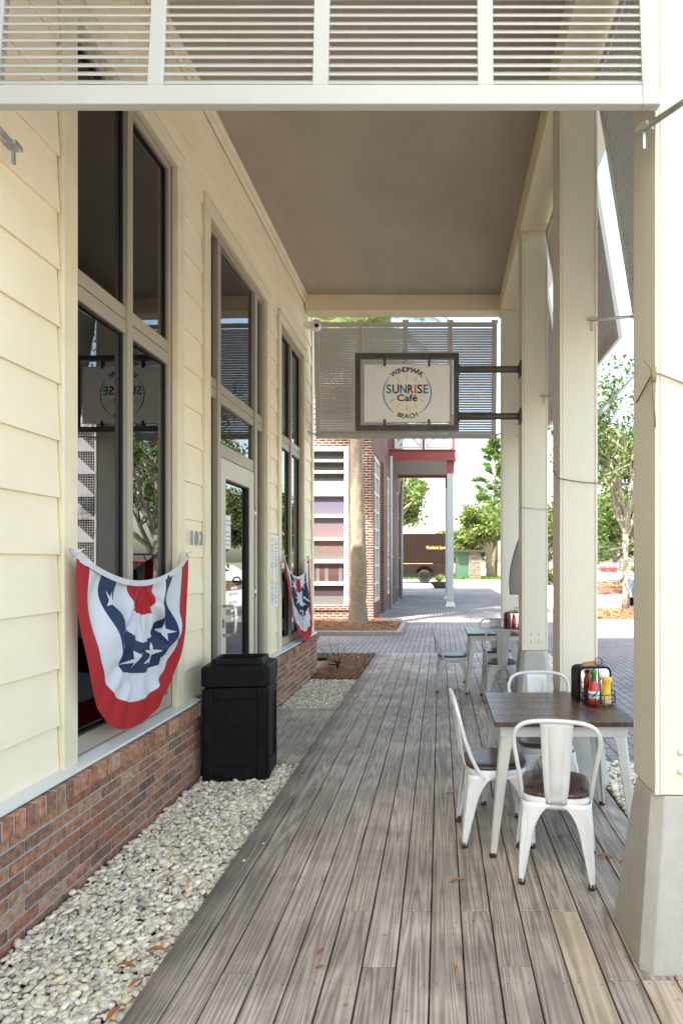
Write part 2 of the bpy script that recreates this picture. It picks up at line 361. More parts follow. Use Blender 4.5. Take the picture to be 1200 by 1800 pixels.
M['roomwall'] = pm('room_wall', (.13,.125,.115), .9, .05)
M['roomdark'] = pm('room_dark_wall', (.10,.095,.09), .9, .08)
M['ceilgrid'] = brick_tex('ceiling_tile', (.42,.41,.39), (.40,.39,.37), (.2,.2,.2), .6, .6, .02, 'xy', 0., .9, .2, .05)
M['ketchup'] = pm('red_sauce', (.50,.012,.008), .15, .03, coat=.5)
M['mustard'] = pm('yellow_plastic', (.78,.46,.02), .3, .03)
M['greencap'] = pm('green_cap', (.02,.22,.04), .35, .05)
M['chrome'] = pm('chrome_plate', (.72,.73,.75), .12, .04, metal=1.)
M['napkin'] = pm('brown_napkin', (.33,.19,.09), .9, .1)
M['wire'] = pm('black_wire', (.012,.012,.012), .4, .1, metal=.4)
M['paperlabel'] = pm('paper_label', (.72,.71,.72), .6, .03)
M['cablack'] = pm('dark_fabric', (.05,.045,.05), .9, .2, 10, .3, 30)
M['edging'] = pm('concrete_edging', (.24,.22,.20), .9, .2, 8, .4, 60)
M['bag'] = pm('clear_bag', (.25,.26,.25), .25, .4, 9)
M['lime'] = pm('yellow_print', (.75,.68,.12), .6, .05)

# poster behind the far window: a printed sunset
def sunset_mat():
    m, nt, out = nt_new('printed_sunset'); L = nt.links.new
    p = N(nt, 'BsdfPrincipled', i_Roughness=.35); L(p.outputs[0], out.inputs[0])
    tc = N(nt, 'TexCoord'); sx = N(nt, 'SeparateXYZ'); L(tc.outputs['Object'], sx.inputs[0])
    nz = N(nt, 'TexNoise', i_Scale=1.6, i_Detail=5.0); mp = N(nt, 'Mapping'); mp.inputs['Scale'].default_value = (.6,1,3); L(tc.outputs['Object'], mp.inputs[0]); L(mp.outputs[0], nz.inputs['Vector'])
    a = N(nt, 'Math', operation='MULTIPLY_ADD'); L(nz.outputs[0], a.inputs[0]); a.inputs[1].default_value = .5; L(sx.outputs[2], a.inputs[2])
    mr = N(nt, 'MapRange'); L(a.outputs[0], mr.inputs[0]); mr.inputs[1].default_value = .5; mr.inputs[2].default_value = 3.8
    r = ramp(nt, [(0,(.045,.036,.038)),(.16,(.05,.035,.04)),(.30,(.06,.028,.032)),(.42,(.12,.055,.05)),(.60,(.18,.105,.095)),(.78,(.135,.105,.14)),(1,(.095,.095,.145))]); L(mr.outputs[0], r.inputs[0])
    L(r.outputs[0], p.inputs['Base Color'])
    return m
M['sunset'] = sunset_mat()

# ------------------------------------------------------------------ camera, light, world
F, CX, CY, H = 1060., 773., 987., 1.68
cam = bpy.data.cameras.new('camera'); co = bpy.data.objects.new('camera', cam); COL.objects.link(co)
cam.sensor_width = 36; cam.lens = F/1800*36; cam.shift_x = -(CX-600)/1800; cam.shift_y = (CY-900)/1800
cam.clip_end = 2000; cam.clip_start = .05
co.location = (0, 0, H); co.rotation_euler = (R(90), 0, 0); S.camera = co

AZ, EL = R(36), R(52)         # sun stands behind the camera to the left
w = bpy.data.worlds.new('World'); S.world = w; w.use_nodes = True
nt = w.node_tree; bg = nt.nodes['Background']; sky = nt.nodes.new('ShaderNodeTexSky')
sky.sky_type = 'NISHITA'; sky.sun_disc = False; sky.sun_elevation = EL; sky.sun_rotation = math.pi+AZ
sky.air_density = 1.2; sky.dust_density = 2.5; sky.ozone_density = 1.0
tint = mixc(nt, sky.outputs[0], (1.0, .955, .86), 1.0, 'MULTIPLY'); nt.links.new(tint, bg.inputs[0]); bg.inputs[1].default_value = .15
sl = bpy.data.lights.new('sun', 'SUN'); sl.energy = 4.5; sl.angle = R(.5); sl.color = (1, .95, .87)
so = bpy.data.objects.new('sun', sl); COL.objects.link(so)
d = Vector((math.sin(AZ)*math.cos(EL), math.cos(AZ)*math.cos(EL), -math.sin(EL)))
so.rotation_euler = d.to_track_quat('-Z', 'Y').to_euler()
S.view_settings.view_transform = 'Standard'; S.view_settings.look = 'None'; S.view_settings.gamma = 1
S.view_settings.exposure = 2.4
S.cycles.use_denoising = True
S.cycles.max_bounces = 10; S.cycles.diffuse_bounces = 6; S.cycles.transparent_max_bounces = 16
S.cycles.sample_clamp_indirect = 8

# ------------------------------------------------------------------ ground
def sheet(name, x0, x1, y0, y1, z, mat, label, kind='structure', thick=.0, cat='ground'):
    m = MB()
    if thick: m.box(x0, x1, y0, y1, z-thick, z)
    else: m.add([(x0,y0,z),(x1,y0,z),(x1,y1,z),(x0,y1,z)], [(0,1,2,3)])
    return tag(m.build(name, mat), label, cat, None, kind)
sheet('ground', -500, 500, -500, 900, -.15, M['earth'], 'flat sandy ground reaching to the horizon')
sheet('road', -60, 90, 39.6, 56, -.006, M['road'], 'pale sunlit concrete road behind the plaza', thick=.1, cat='road')
sheet('pavement', 3.6, 60, 13.6, 39.6, -.008, M['road'], 'bright sunlit concrete area right of the brick paving', thick=.1, cat='pavement')
m = MB()
m.box(-14, 3.6, 11.1, 39.6, -.1, -.004); m.box(1.232, 16, -14, 11.1, -.1, -.004); m.box(3.6, 16, 11.1, 13.6, -.1, -.004); m.box(-14, 1.232, -14, -3.0, -.1, -.004)
tag(m.build('brick_paving', M['paver']), 'grey brick paving of the plaza round the deck', 'paving', None, 'structure')
sheet('soil_bed', -1.98, -1.17, -3, 11.1, -.075, M['soil'], 'dark soil under the pebble strip beside the wall', cat='soil')

# deck
XD0, PW = -1.17, .141
m = MB(); rng = random.Random(3)
for k in range(17):
    x0 = XD0+k*PW+.0034; x1 = XD0+(k+1)*PW-.0034
    ys = [-3.0]
    y = -3.0 + rng.uniform(.8, 3)
    joints = []
    if k in (5,7,9,11): joints = [2.9]
    if k in (6,10): joints = [2.5]
    if k == 12: joints = [2.9]
    if k in (13,14,15,16): joints = [2.42]
    yy = (joints[-1] if joints else rng.choice([-1.2,.0])+rng.randint(0,3)*.406)
    js = list(joints) if joints else [yy]
    while True:
        yy += rng.choice([3.66,4.87,6.1]) + rng.choice([0,.406])
        if yy > 10.3: break
        js.append(yy)
    js = sorted(js)
    cuts = [-3.0]+js+[11.095]
    for a, b in zip(cuts[:-1], cuts[1:]):
        new = (k == 12 and b <= 2.95) or (k in (14,15,16) and b <= 2.5)
        z = rng.uniform(-.0015, .0015)
        m.box(x0, x1, a+.0015, b-.0015, -.036+z, z, 1 if new else 0)
# landing in front of the door
for k in range(6):
    x1 = XD0-k*PW-.0028; x0 = max(XD0-(k+1)*PW+.0028, -1.975)
    if x1-x0 < .02: continue
    m.box(x0, x1, 5.09, 6.9, -.036, rng.uniform(-.001,.001))
# fascia and joists
m.box(XD0+.02, XD0+.05, -3, 5.09, -.14, -.04); m.box(XD0+.02, XD0+.05, 6.9, 11.05, -.14, -.04)
m.box(-1.97, XD0, 5.10, 5.13, -.14, -.04); m.box(-1.97, XD0, 6.86, 6.89, -.14, -.04)
for j in range(35): m.box(XD0+.06, 1.22, -2.9+j*.406, -2.86+j*.406, -.14, -.04)
for k in range(17):
    for j in range(34):
        for xo in (.025, PW-.025):
            sx_ = XD0+k*PW+xo+rng.uniform(-.005,.005); sy_ = -2.88+j*.406+rng.uniform(-.008,.008)
            m.add([(sx_+.0036*math.cos(q*1.047), sy_+.0036*math.sin(q*1.047), .0019) for q in range(6)], [tuple(range(6))], 2)
deck = m.build('deck', [M['deck'], M['decknew'], M['rust']], bevel=.003, seg=2)
tag(deck, 'weathered grey board deck under the porch', 'deck', None, 'structure')

# pebbles
def pebbles(name, areas, label, seed, sub=2):
    rs = np.random.RandomState(seed)
    import bmesh
    protos = []
    for i in range(10):
        bm = bmesh.new(); bmesh.ops.create_icosphere(bm, subdivisions=sub, radius=1)
        v = np.array([x.co[:] for x in bm.verts]); f = np.array([[q.index for q in p.verts] for p in bm.faces]); bm.free()
        ph = rs.rand(6)*6
        n = 1 + .20*np.sin(2.3*v[:,0]+ph[0])*np.cos(1.9*v[:,1]+ph[1]) + .10*np.sin(3.1*v[:,2]+ph[2]+v[:,0]) + .05*np.sin(5*v[:,1]+ph[3])
        protos.append((v*n[:,None], f))
    V = []; Fc = []; off = 0
    for (x0,x1,y0,y1,z,dens,smin,smax) in areas:
        n = int((x1-x0)*(y1-y0)*dens)
        for i in range(n):
            v, f = protos[rs.randint(10)]
            s = smin+(smax-smin)*rs.rand()**1.8
            sc = np.array([s*(1+.45*rs.rand()), s*(.75+.3*rs.rand()), s*(.5+.25*rs.rand())])
            a = rs.rand()*6.28; t = rs.randn()*.35
            Rz = np.array([[np.cos(a),-np.sin(a),0],[np.sin(a),np.cos(a),0],[0,0,1]])
            Rx = np.array([[1,0,0],[0,np.cos(t),-np.sin(t)],[0,np.sin(t),np.cos(t)]])
            p = (v*sc)@Rx.T@Rz.T + np.array([x0+(x1-x0)*rs.rand(), y0+(y1-y0)*rs.rand(), z+rs.rand()*.03])
            V.append(p); Fc.append(f+off); off += len(v)
    V = np.concatenate(V).astype(np.float32); Fc = np.concatenate(Fc).astype(np.int32); nf = len(Fc)
    me = bpy.data.meshes.new(name); me.vertices.add(len(V)); me.vertices.foreach_set('co', V.ravel())
    me.loops.add(nf*3); me.loops.foreach_set('vertex_index', Fc.ravel()); me.polygons.add(nf)
    me.polygons.foreach_set('loop_start', np.arange(0, nf*3, 3, dtype=np.int32)); me.polygons.foreach_set('use_smooth', np.ones(nf, bool))
    me.update(calc_edges=True); me.validate(); me.materials.append(M['pebble'])
    o = bpy.data.objects.new(name, me); COL.objects.link(o)
    return tag(o, label, 'gravel', None, 'stuff')
pebbles('gravel', [(-1.885,-1.18,1.2,5.07,-.06,5600,.0075,.0175),(-1.885,-1.18,1.2,5.07,-.045,300,.014,.021),(-1.17,-1.0,1.5,5.0,.008,9,.006,.010)], 'pale river pebbles between the knee wall and the deck in front of the door', 1)
pebbles('gravel', [(-1.885,-1.19,6.93,8.75,-.058,4600,.008,.018)], 'pale river pebbles between the door landing and the mulch', 2, 1)
pebbles('gravel', [(1.25,1.78,3.1,5.0,-.006,2600,.010,.024),(1.25,1.95,7.4,10.9,-.004,1500,.012,.026)], 'white pebbles beside the right edge of the deck', 4, 2)

def straw(name, areas, label, seed, mat='mulch', L0=.05, L1=.12, wd=.008, cat='mulch'):
    rs = np.random.RandomState(seed); V = []; Q = []
    for (x0,x1,y0,y1,z,n,hh) in areas:
        for i in range(n):
            c = np.array([x0+(x1-x0)*rs.rand(), y0+(y1-y0)*rs.rand(), z+hh*rs.rand()])
            a = rs.rand()*6.28; t = rs.randn()*.3; l = L0+(L1-L0)*rs.rand()
            d = np.array([np.cos(a)*np.cos(t), np.sin(a)*np.cos(t), np.sin(t)])*l/2
            s = np.array([-np.sin(a), np.cos(a), rs.randn()*.5])*wd/2*(.6+rs.rand())
            b = len(V); V += [c-d-s, c+d-s*.4, c+d+s*.4, c-d+s]; Q.append((b,b+1,b+2,b+3))
    me = bpy.data.meshes.new(name); me.from_pydata([tuple(v) for v in V], [], Q); me.materials.append(M[mat])
    o = bpy.data.objects.new(name, me); COL.objects.link(o)
    return tag(o, label, cat, None, 'stuff')
def mound(name, x0,x1,y0,y1,z0,h,mat,label,seed,cat='soil'):
    rs = np.random.RandomState(seed); nx, ny = 30, 30; m = MB(); vs = []
    ph = rs.rand(4)*6
    for j in range(ny+1):
        for i in range(nx+1):
            u, v = i/nx, j/ny; e = min(1, 6*min(u,1-u,v,1-v))
            vs.append((x0+(x1-x0)*u, y0+(y1-y0)*v, z0+h*e*(.6+.25*math.sin(7*u+ph[0])*math.sin(6*v+ph[1])+.15*rs.rand())))
    m.add(vs, [(j*(nx+1)+i, j*(nx+1)+i+1, (j+1)*(nx+1)+i+1, (j+1)*(nx+1)+i) for j in range(ny) for i in range(nx)], 0, True)
    return tag(m.build(name, mat), label, cat, None, 'structure')
mound('mulch_bed', -1.98,-1.2,8.65,11.08,-.08,.07,M['mulchbase'],'bare mulch bed between pebbles and brick paving',5)
straw('leaf_litter', [(-1.86,-1.0,1.4,5.0,-.02,70,.03)], 'scattered brown straw bits on the pebbles by the near wall', 15, L0=.02, L1=.07, wd=.006, cat='litter')
straw('pine_straw', [(-1.95,-1.22,8.75,11.05,-.04,2600,.035)], 'brown pine straw beside the far end of the knee wall', 11)
mound('planter_soil', -5.9,-1.0,13.8,17.05,-.0,.08,M['mulchbase'],'mulched soil inside the edged planter bed',6)
straw('pine_straw', [(-3.6,-1.05,13.85,17.0,.05,6500,.04)], 'orange pine straw round the palm trunk', 12, L0=.06, L1=.14)
mound('tree_island', 3.8,12,16.5,20.6,-.0,.12,M['mulchbase'],'mulched island in the road at the foot of the pale oak',7)
straw('pine_straw', [(4.2,8,16.6,20.5,.08,4500,.05)], 'orange pine straw on the island under the pale oak', 13, L0=.08, L1=.2, wd=.02)
mound('sign_island', 8,22,31,40,-.0,.35,M['mulchbase'],'raised mulch island under the slatted sign',8)
straw('pine_straw', [(8.5,14,31.5,38,.25,3500,.12)], 'orange pine straw in front of the slatted sign', 14, L0=.1, L1=.3, wd=.03)
m = MB(); m.box(3.7,12.1,16.38,16.5,-.02,.1); m.box(3.7,12.1,20.6,20.72,-.02,.1); m.box(3.6,3.72,16.38,20.72,-.02,.1)
tag(m.build('kerb', M['edging'], bevel=.02), 'brick kerb round the oak island', 'kerb', None, 'structure')
# grass behind the van
rs = np.random.RandomState(5); V = []; Q = []
for i in range(9000):
    c = np.array([-14+30*rs.rand(), 57+7*rs.rand(), -.15]); a = rs.rand()*6.28; h = .08+.2*rs.rand()
    s = np.array([np.cos(a), np.sin(a), 0])*.05; tpt = c+np.array([rs.randn()*.08, rs.randn()*.08, h+.2])
    b = len(V); V += [tuple(c-s), tuple(c+s), tuple(tpt)]; Q.append((b,b+1,b+2))
me = bpy.data.meshes.new('grass'); me.from_pydata(V, [], Q); me.materials.append(M['grass'])
o = bpy.data.objects.new('grass', me); COL.objects.link(o); tag(o, 'green grass verge behind the brown van', 'grass', None, 'stuff')

# ------------------------------------------------------------------ cafe building
XS = -1.98                        # siding plane
B = empty('cafe_building', (0,0,0), 0, 'cream sided cafe building with tall porch, posts and louvred shutters', 'building')
YE = 9.33                         # far end of the building
WIN = [(3.13,4.61,.58,4.74),(5.02,6.94,-.05,4.74),(7.32,8.78,.58,4.74)]
TW = .12
# sheathing wall with openings (opening = inside of trim)
def openings(): return [(a+TW-.01,b-TW+.01,(z0 if z0 > 0 else -.05),z1-.12) for a,b,z0,z1 in WIN]
m = MB(); op = openings(); xa, xb = XS-.16, XS-.012
ys = [-6.0]+[v for a,b,_,_ in op for v in (a,b)]+[YE-.02]
for i in range(0, len(ys), 2): m.box(xa, xb, ys[i], ys[i+1], -.15, 11)
for a,b,z0,z1 in op:
    m.box(xa+.004, xb-.004, a, b, z1, 11)
    if z0 > 0: m.box(xa+.004, xb-.004, a, b, -.15, z0+.02)
m.box(-11, xa, YE-.14, YE-.02, -.15, 11)       # end wall
m.box(-11, -10.85, -6, YE-.15, -.15, 11); m.box(-10.85, xa, -6, -5.85, -.15, 11)
m.build('wall', M['wall'], B)
m = MB(); m.box(-11.2, -1.7, -6.3, YE+.3, 11, 11.25); m.build('roof', M['louver'], B)
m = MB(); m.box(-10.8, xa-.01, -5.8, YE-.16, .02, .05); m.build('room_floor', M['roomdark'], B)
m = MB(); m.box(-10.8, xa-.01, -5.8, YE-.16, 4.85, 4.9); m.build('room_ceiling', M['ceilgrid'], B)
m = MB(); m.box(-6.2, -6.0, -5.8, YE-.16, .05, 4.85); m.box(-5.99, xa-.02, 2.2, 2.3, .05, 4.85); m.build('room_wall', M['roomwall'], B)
# lapped siding
m = MB(); rng = random.Random(11)
zc = 1.715-.295*4
rows = []
z = zc
while z < 5.6:
    rows.append((z, z+.295)); z += .295
def siding_run(y0, y1, z0, z1, yend_cut=None):
    lo = max(z0, .585)
    if z1-lo < .02 or y1-y0 < .02: return
    tb = .028; tt = .009
    f = lambda zz: tb+(tt-tb)*(zz-z0)/.295
    xs = XS-.012
    vs = [(xs,y0,lo),(xs+f(lo),y0,lo),(xs+f(z1),y0,z1+.012),(xs,y0,z1+.012),(xs,y1,lo),(xs+f(lo),y1,lo),(xs+f(z1),y1,z1+.012),(xs,y1,z1+.012)]
    m.add(vs, [(0,1,2,3),(7,6,5,4),(0,4,5,1),(1,5,6,2),(2,6,7,3),(3,7,4,0)])
for z0, z1 in rows:
    segs = [(-6.0, YE-.10)]
    if z0 < 4.74:
        segs = []; y = -6.0
        for a,b,_,_ in WIN: segs.append((y, a-.004)); y = b+.004
        segs.append((y, YE-.10))
        if z1 > 4.745:    # the board above the openings is notched over the trim
            for a,b,_,_ in WIN: siding_run(a-.004, b+.004, 4.742, z1)
    for a, b in segs: siding_run(a, b, z0, z1)
rng = random.Random(21)
def in_open(y, z): return any(a-.02 < y < b+.02 and z < 4.76 for a,b,_,_ in WIN)
for z0, z1 in rows:
    y = -1.+rng.uniform(0,.3)
    while y < YE-.15:
        y += rng.choice([.38,.41,.40]); zz_ = z0+.035+rng.uniform(-.006,.006)
        if in_open(y, zz_) or zz_ < .60: continue
        xq = XS-.012+.028-.019*.035/.295+.0012
        m.add([(xq, y+.0035*math.cos(q*1.047), zz_+.0035*math.sin(q*1.047)) for q in range(6)], [tuple(range(6))], 1)
m.build('siding', [M['siding'], M['trim']], B, bevel=.0025)
# corner board, crown, bottom sill
m = MB(); m.box(XS-.012, XS+.03, YE-.098, YE+.02, .58, 5.56); m.build('corner_board', M['trim'], B, bevel=.003)
m = MB(); m.prism([(0,0),(.05,0),(.05,.03),(.028,.06),(.028,.10),(0,.12)], lambda a,b,d: (XS+.014+a, d, 5.555-b), 2.82, 8.76); m.build('crown_molding', M['trim'], B, bevel=.003)

# window trim, frames
def trim_piece(y0,y1,z0,z1,par,sill):
    m = MB(); x0, x1 = XS-.012, XS+.032
    m.box(x0,x1,y0,y0+TW,z0,z1-TW-.002); m.box(x0,x1,y1-TW,y1,z0,z1-TW-.002)
    m.box(x0,x1+.003,y0,y1,z1-TW,z1)
    m.box(x0,x1+.014,y0-.012,y1+.012,z1+.001,z1+.018)
    return m.build('trim', M['trim'], par, bevel=.004)
FX0, FX1, GX = XS-.10, XS-.015, XS-.055
def bars(m, y0,y1,z0,z1,wd): pass
def pane(par, y0,y1,z0,z1):
    m = MB(); m.box(GX-.004, GX+.004, y0-.01, y1+.01, z0-.01, z1+.01); yc = (y0+y1)/2; m.v = [(x+.02*(y-yc), y, z) for x,y,z in m.v]; m.build('pane', M['glass'], par)
def frame_window(a,b,z0,z1):
    w_ = empty('window'); w_.parent = B
    trim_piece(a,b,z0,z1,w_,True)
    y0, y1, t = a+TW, b-TW, .055
    zb, zt = z0+.03, z1-TW; ym = (y0+y1)/2
    m = MB()
    m.box(FX0,FX1,y0-.008,y0+t,zb,zt); m.box(FX0,FX1,y1-t,y1+.008,zb,zt)
    m.box(FX0,FX1+.001,y0+t,y1-t,zt-t,zt); m.box(FX0,FX1+.001,y0+t,y1-t,zb,zb+.10)
    m.build('frame', M['frame'], w_, bevel=.003)
    m = MB()
    m.box(FX0+.005,FX1+.012,ym-.032,ym+.032,zb+.10,zt-t)
    m.build('mullion', M['frame'], w_, bevel=.003)
    m = MB()
    for p,q in ((y0+t,ym-.032),(ym+.032,y1-t)):
        m.box(FX0+.003,FX1-.002,p,q,3.13,3.212); m.box(FX0+.003,FX1-.002,p,q,3.218,3.30)
    m.build('transom', M['frame'], w_, bevel=.003)
    m = MB()
    for p,q in ((y0+t,ym-.032),(ym+.032,y1-t)):
        for c,d in ((zb+.10,3.13),(3.30,zt-t)):
            g = .012
            m.box(GX+.005,GX+.02,p,p+g,c,d); m.box(GX+.005,GX+.02,q-g,q,c,d); m.box(GX+.005,GX+.02,p+g,q-g,c,c+g); m.box(GX+.005,GX+.02,p+g,q-g,d-g,d)
    m.build('gasket', M['rubber'], w_)
    for p,q in ((y0+t,ym-.032),(ym+.032,y1-t)):
        pane(w_, p,q,zb+.10,3.13); pane(w_, p,q,3.30,zt-t)
    return w_
frame_window(*WIN[0]); frame_window(*WIN[2])
# door unit
df = empty('door_frame'); df.parent = B
a,b,z0,z1 = WIN[1]; trim_piece(a,b,-.03,z1,df,False)
y0,y1,t = a+TW,b-TW,.05; zt = z1-TW; D0,D1 = 5.43,6.52
m = MB()
m.box(FX0,FX1,y0-.008,y0+t,0,zt); m.box(FX0,FX1,y1-t,y1+.008,0,zt); m.box(FX0,FX1+.001,y0+t,y1-t,zt-t,zt)
m.box(FX0+.005,FX1+.012,D0-.04,D0+.04,0,zt-t); m.box(FX0+.005,FX1+.012,D1-.045,D1+.045,0,zt-t)
bays = [(y0+t,D0-.04),(D0+.04,D1-.045),(D1+.045,y1-t)]
for i,(p,q) in enumerate(bays):
    m.box(FX0+.003,FX1-.002,p,q,3.13,3.212); m.box(FX0+.003,FX1-.002,p,q,3.218,3.30)
    if i != 1: m.box(FX0+.003,FX1-.002,p,q,.02,.16)
p,q = bays[1]
m.box(FX0+.003,FX1-.002,p,q,2.64,2.76)
m.box(FX0+.02,FX1-.002,p,q,-.02,.02)
m.build('frame', M['frame'], df, bevel=.003)
for i,(p,q) in enumerate(bays):
    pane(df,p,q,3.30,zt-t)
    pane(df,p,q,(2.76 if i == 1 else .16),3.13)
dl = empty('door'); dl.parent = B
m = MB(); p, q = bays[1]; p += .004; q -= .03; x0,x1 = FX0+.02, FX1+.008; st = .13
m.box(x0,x1,p,p+st,.02,2.63); m.box(x0,x1,q-st,q,.02,2.63); m.box(x0,x1-.002,p+st,q-st,2.45,2.63); m.box(x0,x1-.002,p+st,q-st,.02,.30)
m.build('leaf', M['doorpaint'], dl, bevel=.004)
m = MB(); m.box(GX-.004,GX+.004,p+st-.01,q-st+.01,.29,2.46); m.build('pane', M['glass'], dl)
m = MB(); g = .015
m.box(GX+.005,x1-.012,p+st,p+st+g,.30,2.45); m.box(GX+.005,x1-.012,q-st-g,q-st,.30,2.45); m.box(GX+.005,x1-.012,p+st+g,q-st-g,.30,.315); m.box(GX+.005,x1-.012,p+st+g,q-st-g,2.435,2.45)
m.build('gasket', M['rubber'], dl)
m = MB(); hy = p+.065
m.tube([(x1-.005,hy,1.27),(x1+.08,hy,1.27),(x1+.105,hy,1.25),(x1+.11,hy,1.22),(x1+.11,hy,1.05),(x1+.105,hy,1.02),(x1+.08,hy,1.0),(x1-.005,hy,1.0)], .014, 12)
m.lathe([(.02,0),(.02,.006)], (x1+.003,hy,1.13))
m.build('handle', M['steel'], dl)
m = MB(); m.box(x1-.002,x1+.006,hy-.02,hy+.02,1.07,1.15); m.build('lock', M['signmetal'], dl, bevel=.003)
for zz in (.42,1.35,2.2):
    m = MB(); m.box(FX1+.004,FX1+.016,q+.0,q+.045,zz-.06,zz+.06); m.tube([(FX1+.02,q+.018,zz-.062),(FX1+.02,q+.018,zz+.062)],.009,10); m.build('hinge', M['steel'], dl)

# knee walls in real bricks
def knee_wall(y0, y1, ends):
    kw = empty('knee_wall'); kw.parent = B
    rng = random.Random(int(y1*10)); XF = -1.90
    m = MB(); bh, j = .0555, .012; z = -.13
    row = 0
    while z+bh < .475:
        y = y0 - (.105 if row % 2 else 0) + .0
        while y < y1-.02:
            a, b = max(y, y0), min(y+.198, y1)
            if b-a > .03:
                dx = rng.uniform(-.002,.002)
                m.box(XF-.09, XF+dx, a, b, z, z+bh)
            y += .21
        z += bh+j; row += 1
    ztop = z
    y = y0; cap = .566
    while y < y1-.02:
        b = min(y+.0585, y1); dx = rng.uniform(-.002,.002)
        m.box(XF-.10, XF+.038+dx, y, b, ztop, cap+rng.uniform(-.001,.001)); y += .0725
    m.build('bricks', M['brick'], kw, bevel=.005, seg=2)
    m = MB(); m.box(XF-.1, XF-.007, y0+.004, y1-.004, -.15, ztop); m.box(XF-.095, XF+.031, y0+.004, y1-.004, ztop+.002, cap-.003); m.build('mortar', M['mortar'], kw)
    m = MB()
    m.prism([(-2.05,.572),(-1.895,.572),(-1.895,.588),(-1.98,.603),(-2.05,.603)], lambda a_,b_,d: (a_,d,b_), y0, y1)
    m.build('sill', M['sill'], kw, bevel=.003)
knee_wall(-3.0, 4.80, 0); knee_wall(6.72, YE-.0, 1)

# porch: soffit, beams, posts, plinths
ZB, ZC = 5.32, 5.56
m = MB(); m.box(XS+.01, .93, 2.8, 8.80, ZC, ZC+.03); m.build('soffit', M['soffit'], B)
m = MB(); m.box(-2.3, 1.7, 2.2, 9.5, ZC+.35, ZC+.45); m.box(-2.2,1.3,2.5,9.1,ZC+.04,ZC+.34); m.build('porch_roof', M['louver'], B)
m = MB(); m.box(.875, 1.20, 2.52, 9.05, ZB, ZC+.036); m.box(.868,.876,2.53,8.78,ZB+.05,ZC-.001); m.build('header_beam', M['beam'], B, bevel=.004)
for ya, yb in ((2.55,2.82),(8.77,9.02)):
    m = MB(); m.box(XS+.02, .873, ya, yb, ZB+.012, ZC+.034); m.build('cross_beam', M['beam'], B, bevel=.004)
POSTS = [2.53, 4.54, 6.64, 8.72]
PX0, PX1, PD = .90, 1.185, .28
def make_post():
    p = empty('post'); p.parent = B
    m = MB(); m.box(PX0+.012, PX1-.012, .012, PD-.012, .70, ZB)
    # boxed boards with small reveals
    m.box(PX0+.022, PX1-.022, 0, .02, .70, ZB-.001); m.box(PX0+.022, PX1-.022, PD-.02, PD, .70, ZB-.001)
    m.box(PX0, PX0+.02, -.002, PD+.002, .70, ZB-.0005); m.box(PX1-.02, PX1, -.002, PD+.002, .70, ZB-.0005)
    m.build('shaft', M['post'], p, bevel=.003)
    m = MB(); cx, cy = (PX0+PX1)/2, PD/2
    loops = []
    for hx, hy, z in ((.222,.222,-.05),(.222,.222,.02),(.150,.147,.66),(.143,.14,.695)):
        c = .045
        loops.append([(cx+sx*(hx-(0 if ax else c)), cy+sy*(hy-(c if ax else 0)), z) for sx,sy,ax in
                      ((1,-1,1),(1,1,1),(1,1,0),(-1,1,0),(-1,1,1),(-1,-1,1),(-1,-1,0),(1,-1,0))])
    m.loft(loops); m.build('plinth', M['plinth'], p, bevel=.006)
    for dx in (-.035, .05):
        for zz in (.80,.88):
            m = MB(); m.lathe([(.014,0),(.014,.005),(.009,.010),(0.0,.011)], (0,0,0), 10)
            mm = MB(); mm.merge(m, Matrix.Translation((cx+dx,-.0005,zz)) @ Matrix.Rotation(R(90),4,'X')); mm.build('bolt', M['post'], p)
    return p
p0 = make_post()
for i, y in enumerate(POSTS):
    p = p0 if i == 0 else copy_tree(p0, B)
    p.location = (0, y, 0)

